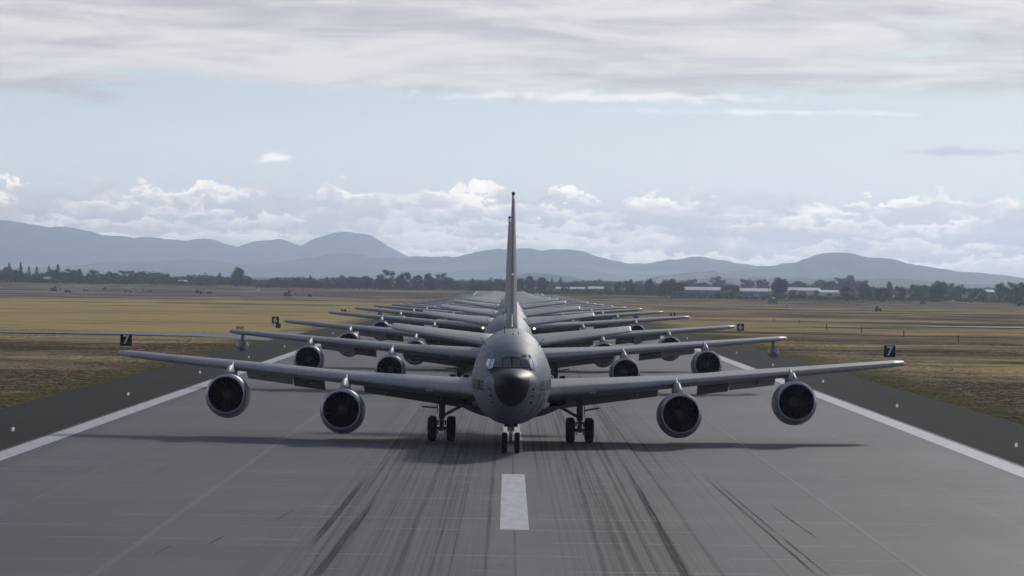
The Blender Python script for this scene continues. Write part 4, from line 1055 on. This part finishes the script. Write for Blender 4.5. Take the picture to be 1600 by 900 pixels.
for k, (px, py) in enumerate([(1291, 514), (1346, 519), (1412, 526), (1497, 534), (1249, 504), (1209, 502)]):
    g = ground_at(px, py); o = bpy.data.objects.new('marker_post', mdd); COL.objects.link(o); o.location = (g.x, g.y, g.z-.08); o.scale = (1.1, 1.1, 1.3 if k < 4 else .9)
    tag(o, ['short black marker post nearest the right-hand 6 sign', 'short dark marker post between the right-hand 6 and 7 signs, second in the row', 'dark marker post just above the right-hand 7 sign', 'dark marker post right of the right-hand 7 sign',
            'tiny dark stake left of the row of marker posts', 'tiniest dark stake on the dark strip at right'][k], 'post', 'marker posts in the grass on the right')

# ------------------------------------------------------------------ machines on the airfield
def machine(px, by, wpx, kind, label, c1='vdark', c2='vdark', cat='vehicle', name='vehicle'):
    g = ground_at(px, by); L = wpx / F * g.y
    t = empty(name, (g.x, g.y, g.z))
    def bevelled(b, c, d, k=.12):
        x, y, z = [q/2 for q in d]; rows = []
        for zz, s in ((-z, 1-k*.5), (-z*.6, 1), (z*.5, 1), (z, 1-k)):
            rows.append([Vector((c[0]+sx*x*s, c[1]+sy*y*s, c[2]+zz)) for sx, sy in ((-1, -1), (1, -1), (1, 1), (-1, 1))])
        b.rings(rows, smooth=False)
    if kind == 'tractor':
        h = L*.8
        b = MB(); bevelled(b, (L*.12, 0, h*.42), (L*.62, L*.4, h*.30)); b.build('body', M[c1], t)
        b = MB(); bevelled(b, (-L*.16, 0, h*.78), (L*.34, L*.4, h*.44), .3); b.build('cab', M[c2], t)
        for x, r in ((-L*.24, h*.30), (L*.32, h*.20)):
            for y in (-L*.26, L*.26):
                b = MB(); b.lathe([(-L*.06, r*.7), (-L*.05, r), (L*.05, r), (L*.06, r*.7)], (0, 0, 0), 'y', n=16, cap=True); o = b.build('wheel', M['rubber'], t); o.location = (x, y, r)
    elif kind == 'car':
        h = L*.34
        b = MB(); bevelled(b, (0, 0, h*.48), (L, L*.42, h*.5)); b.build('body', M[c1], t)
        b = MB(); bevelled(b, (-L*.04, 0, h*.88), (L*.55, L*.38, h*.42), .35); b.build('cabin', M[c2], t)
        for x in (-L*.3, L*.3):
            for y in (-L*.2, L*.2):
                b = MB(); r = h*.26; b.lathe([(-.1, r), (.1, r)], (0, 0, 0), 'y', n=16, cap=True); o = b.build('wheel', M['rubber'], t); o.location = (x, y, r)
    elif kind == 'digger':
        h = L*.42
        for y in (-L*.12, L*.12):
            b = MB(); b.box((0, y, h*.10), (L*.42, L*.08, h*.2)); b.build('track', M['rubber'], t)
        b = MB(); bevelled(b, (-L*.04, 0, h*.40), (L*.40, L*.26, h*.30)); b.build('body', M[c1], t)
        b = MB(); bevelled(b, (L*.08, -L*.05, h*.70), (L*.14, L*.12, h*.4), .2); b.build('cab', M[c2], t)
        b = MB(); b.tube((L*.14, 0, h*.5), (L*.34, 0, h*.95), L*.022); b.tube((L*.34, 0, h*.95), (L*.48, 0, h*.30), L*.018); b.box((L*.48, 0, h*.2), (L*.09, L*.08, h*.2)); b.build('arm', M[c1], t)
    elif kind == 'mast':
        H = L
        n = 7
        for i in range(n):
            b = MB(); b.tube((0, 0, H*i/n), (0, 0, H*(i+1)/n), .16 if i else .2, n=10); b.build('mast_section', M[c1 if i % 2 == 0 else c2], t)
        b = MB(); b.box((0, 0, .1), (.9, .9, .2)); b.build('base', M['taxi'], t)
    elif kind == 'box':
        h = L*.7
        b = MB(); bevelled(b, (0, 0, h*.55), (L, L*.6, h*.7)); b.build('body', M[c1], t)
        b = MB(); bevelled(b, (L*.1, 0, h*1.05), (L*.3, L*.3, h*.3)); b.build('top_unit', M[c2], t)
        for x in (-L*.35, L*.35):
            b = MB(); b.box((x, 0, h*.1), (L*.08, L*.5, h*.2)); b.build('leg', M['strut'], t)
    tag(t, label, cat)
machine(1372, 487, 11, 'tractor', 'small dark machine with a cab on the dry grass, nearer of the two at right', cat='tractor', name='tractor')
machine(1442, 476, 10, 'tractor', 'dark machine on the grass at right, close under the tree line', cat='tractor', name='tractor')
machine(1207, 476.5, 15, 'box', 'whitish navigation equipment on legs below the tall blackish tree', 'bldgrey', 'white', 'equipment', 'navigation_equipment')
machine(1229, 480, 28, 'mast', 'slim red and white striped pole right of the navigation equipment', 'red', 'white', 'pole', 'striped_mast')
machine(1204, 475, 17, 'mast', 'short red and white mast standing at the whitish navigation equipment', 'white', 'red', 'pole', 'striped_mast')
machine(84, 454.5, 22, 'digger', 'dark digger on the reddish earth at far left', cat='digger', name='excavator')
machine(106, 457.5, 12, 'car', 'low black car on the earthworks just right of the dark digger')
machine(134, 454.5, 9, 'car', 'dark and white car right of the black one on the earthworks', 'vdark', 'white')
machine(163, 453, 5, 'box', 'small dark upright box between the cars and the pale blue car', cat='equipment', name='equipment_box')
machine(200, 456.5, 15, 'car', 'pale blue car parked on the reddish earth at left', 'blue', 'blue')
machine(217, 456.5, 9, 'car', 'whitish car right of the pale blue car', 'white', 'white')
machine(235, 457.5, 5, 'box', 'small dark box right of the whitish car', cat='equipment', name='equipment_box')
machine(310, 459, 11, 'tractor', 'dark machine with a red and white cab at left', 'vdark', 'red', cat='tractor', name='tractor')
machine(327, 459.5, 8, 'tractor', 'dark machine with a white cab right of the red and white one', 'vdark', 'white', cat='tractor', name='tractor')
machine(403, 456, 6, 'box', 'pinkish white box on legs left of the dark digger by the middle', 'white', 'white', 'equipment', 'equipment_box')
machine(449, 463, 26, 'digger', 'dark digger on the bare ground left of the farthest wings', cat='digger', name='excavator')
machine(484, 464, 6, 'box', 'small brown box right of the middle digger', 'vdark', 'vdark', 'equipment', 'equipment_box')
machine(912, 476.5, 5, 'box', 'small dark box beyond the right wings of the far jets', cat='equipment', name='equipment_box')
machine(1598, 479, 22, 'car', 'dark vehicle under the trees at the right edge')

# ------------------------------------------------------------------ tufts of dry grass beside the shoulders
def tufts():
    rnd = random.Random(5)
    for sg in (-1, 1):
        b = MB(); n = 9000
        for _ in range(n):
            Y = 175 + 420*rnd.random()**1.5; lim = abs(at_dist(-30 if sg < 0 else 1630, Y)) + 2
            e = 28.95 if sg > 0 else 29.45
            X = e + (max(1.5, lim-e))*rnd.random()**1.2 + rnd.uniform(-.25, .25)
            if 500 < Y and sg < 0 and 545 < Y < 590: continue
            h = rnd.uniform(.015, .05); z = zg(Y) - .03 - min(1, max(0, (X-31)/20))*.12
            for k in range(3):
                a = rnd.uniform(0, 6.28); w_ = rnd.uniform(.08, .30); dx, dy = cos(a)*w_, sin(a)*w_; lx, ly = rnd.uniform(-.3, .3), rnd.uniform(.1, .45)
                b.add([(sg*X-dx, Y-dy, z-.02), (sg*X+dx, Y+dy, z-.02), (sg*X+dx*.4+lx, Y+dy*.4+ly, z+h), (sg*X-dx*.4+lx, Y-dy*.4+ly, z+h*.8)], [(0, 1, 2, 3)], False)
        o = b.build('dry_grass', M['tuft']); tag(o, 'dry tufted grass along the %s shoulder' % ('left' if sg < 0 else 'right'), 'grass', kind='stuff')
def tuft_fn(T, p, out):
    P = pos(T); x, y, z = T.sep(P); n = T.noise(P, .35, 5, .7); f2 = T.noise(P, 3.0, 2, .6)
    ax = T.m('ABSOLUTE', T.m('ADD', x, .1))
    c = T.mix(T.step(n, .35, .65), (.21, .155, .10), (.56, .42, .24))
    g = T.step(T.m('ADD', ax, T.m('MULTIPLY', T.m('SUBTRACT', n, .5), 8.0)), 35.0, 30.0)
    c = T.mix(T.m('MULTIPLY', g, .65), c, (.15, .155, .06))
    
    T.link(c, p.inputs['Base Color'])
M['tuft'] = mat('dry_grass_blades', (.2, .15, .08), .9, fn=tuft_fn, spec=0.0)
tufts()

# ------------------------------------------------------------------ haze
def haze():
    b = MB(); x0, x1, y0, y1, z0, z1 = -11000, 11000, -350, 26500, -6.0, 330
    b.add([(x0, y0, z0), (x1, y0, z0), (x1, y1, z0), (x0, y1, z0), (x0, y0, z1), (x1, y0, z1), (x1, y1, z1), (x0, y1, z1)], [(0, 3, 2, 1), (4, 5, 6, 7), (0, 1, 5, 4), (1, 2, 6, 5), (2, 3, 7, 6), (3, 0, 4, 7)], False)
    m = bpy.data.materials.new('haze'); m.use_nodes = True; T = NT(m.node_tree)
    v = T.n('ShaderNodeVolumePrincipled'); v.inputs['Color'].default_value = (.65, .79, 1.0, 1); v.inputs['Density'].default_value = HAZE; v.inputs['Anisotropy'].default_value = .6
    out = T.n('ShaderNodeOutputMaterial'); T.link(v.outputs[0], out.inputs['Volume'])
    o = b.build('haze', m); tag(o, 'thin blue haze over the airfield and hills', 'haze', kind='stuff')

haze()
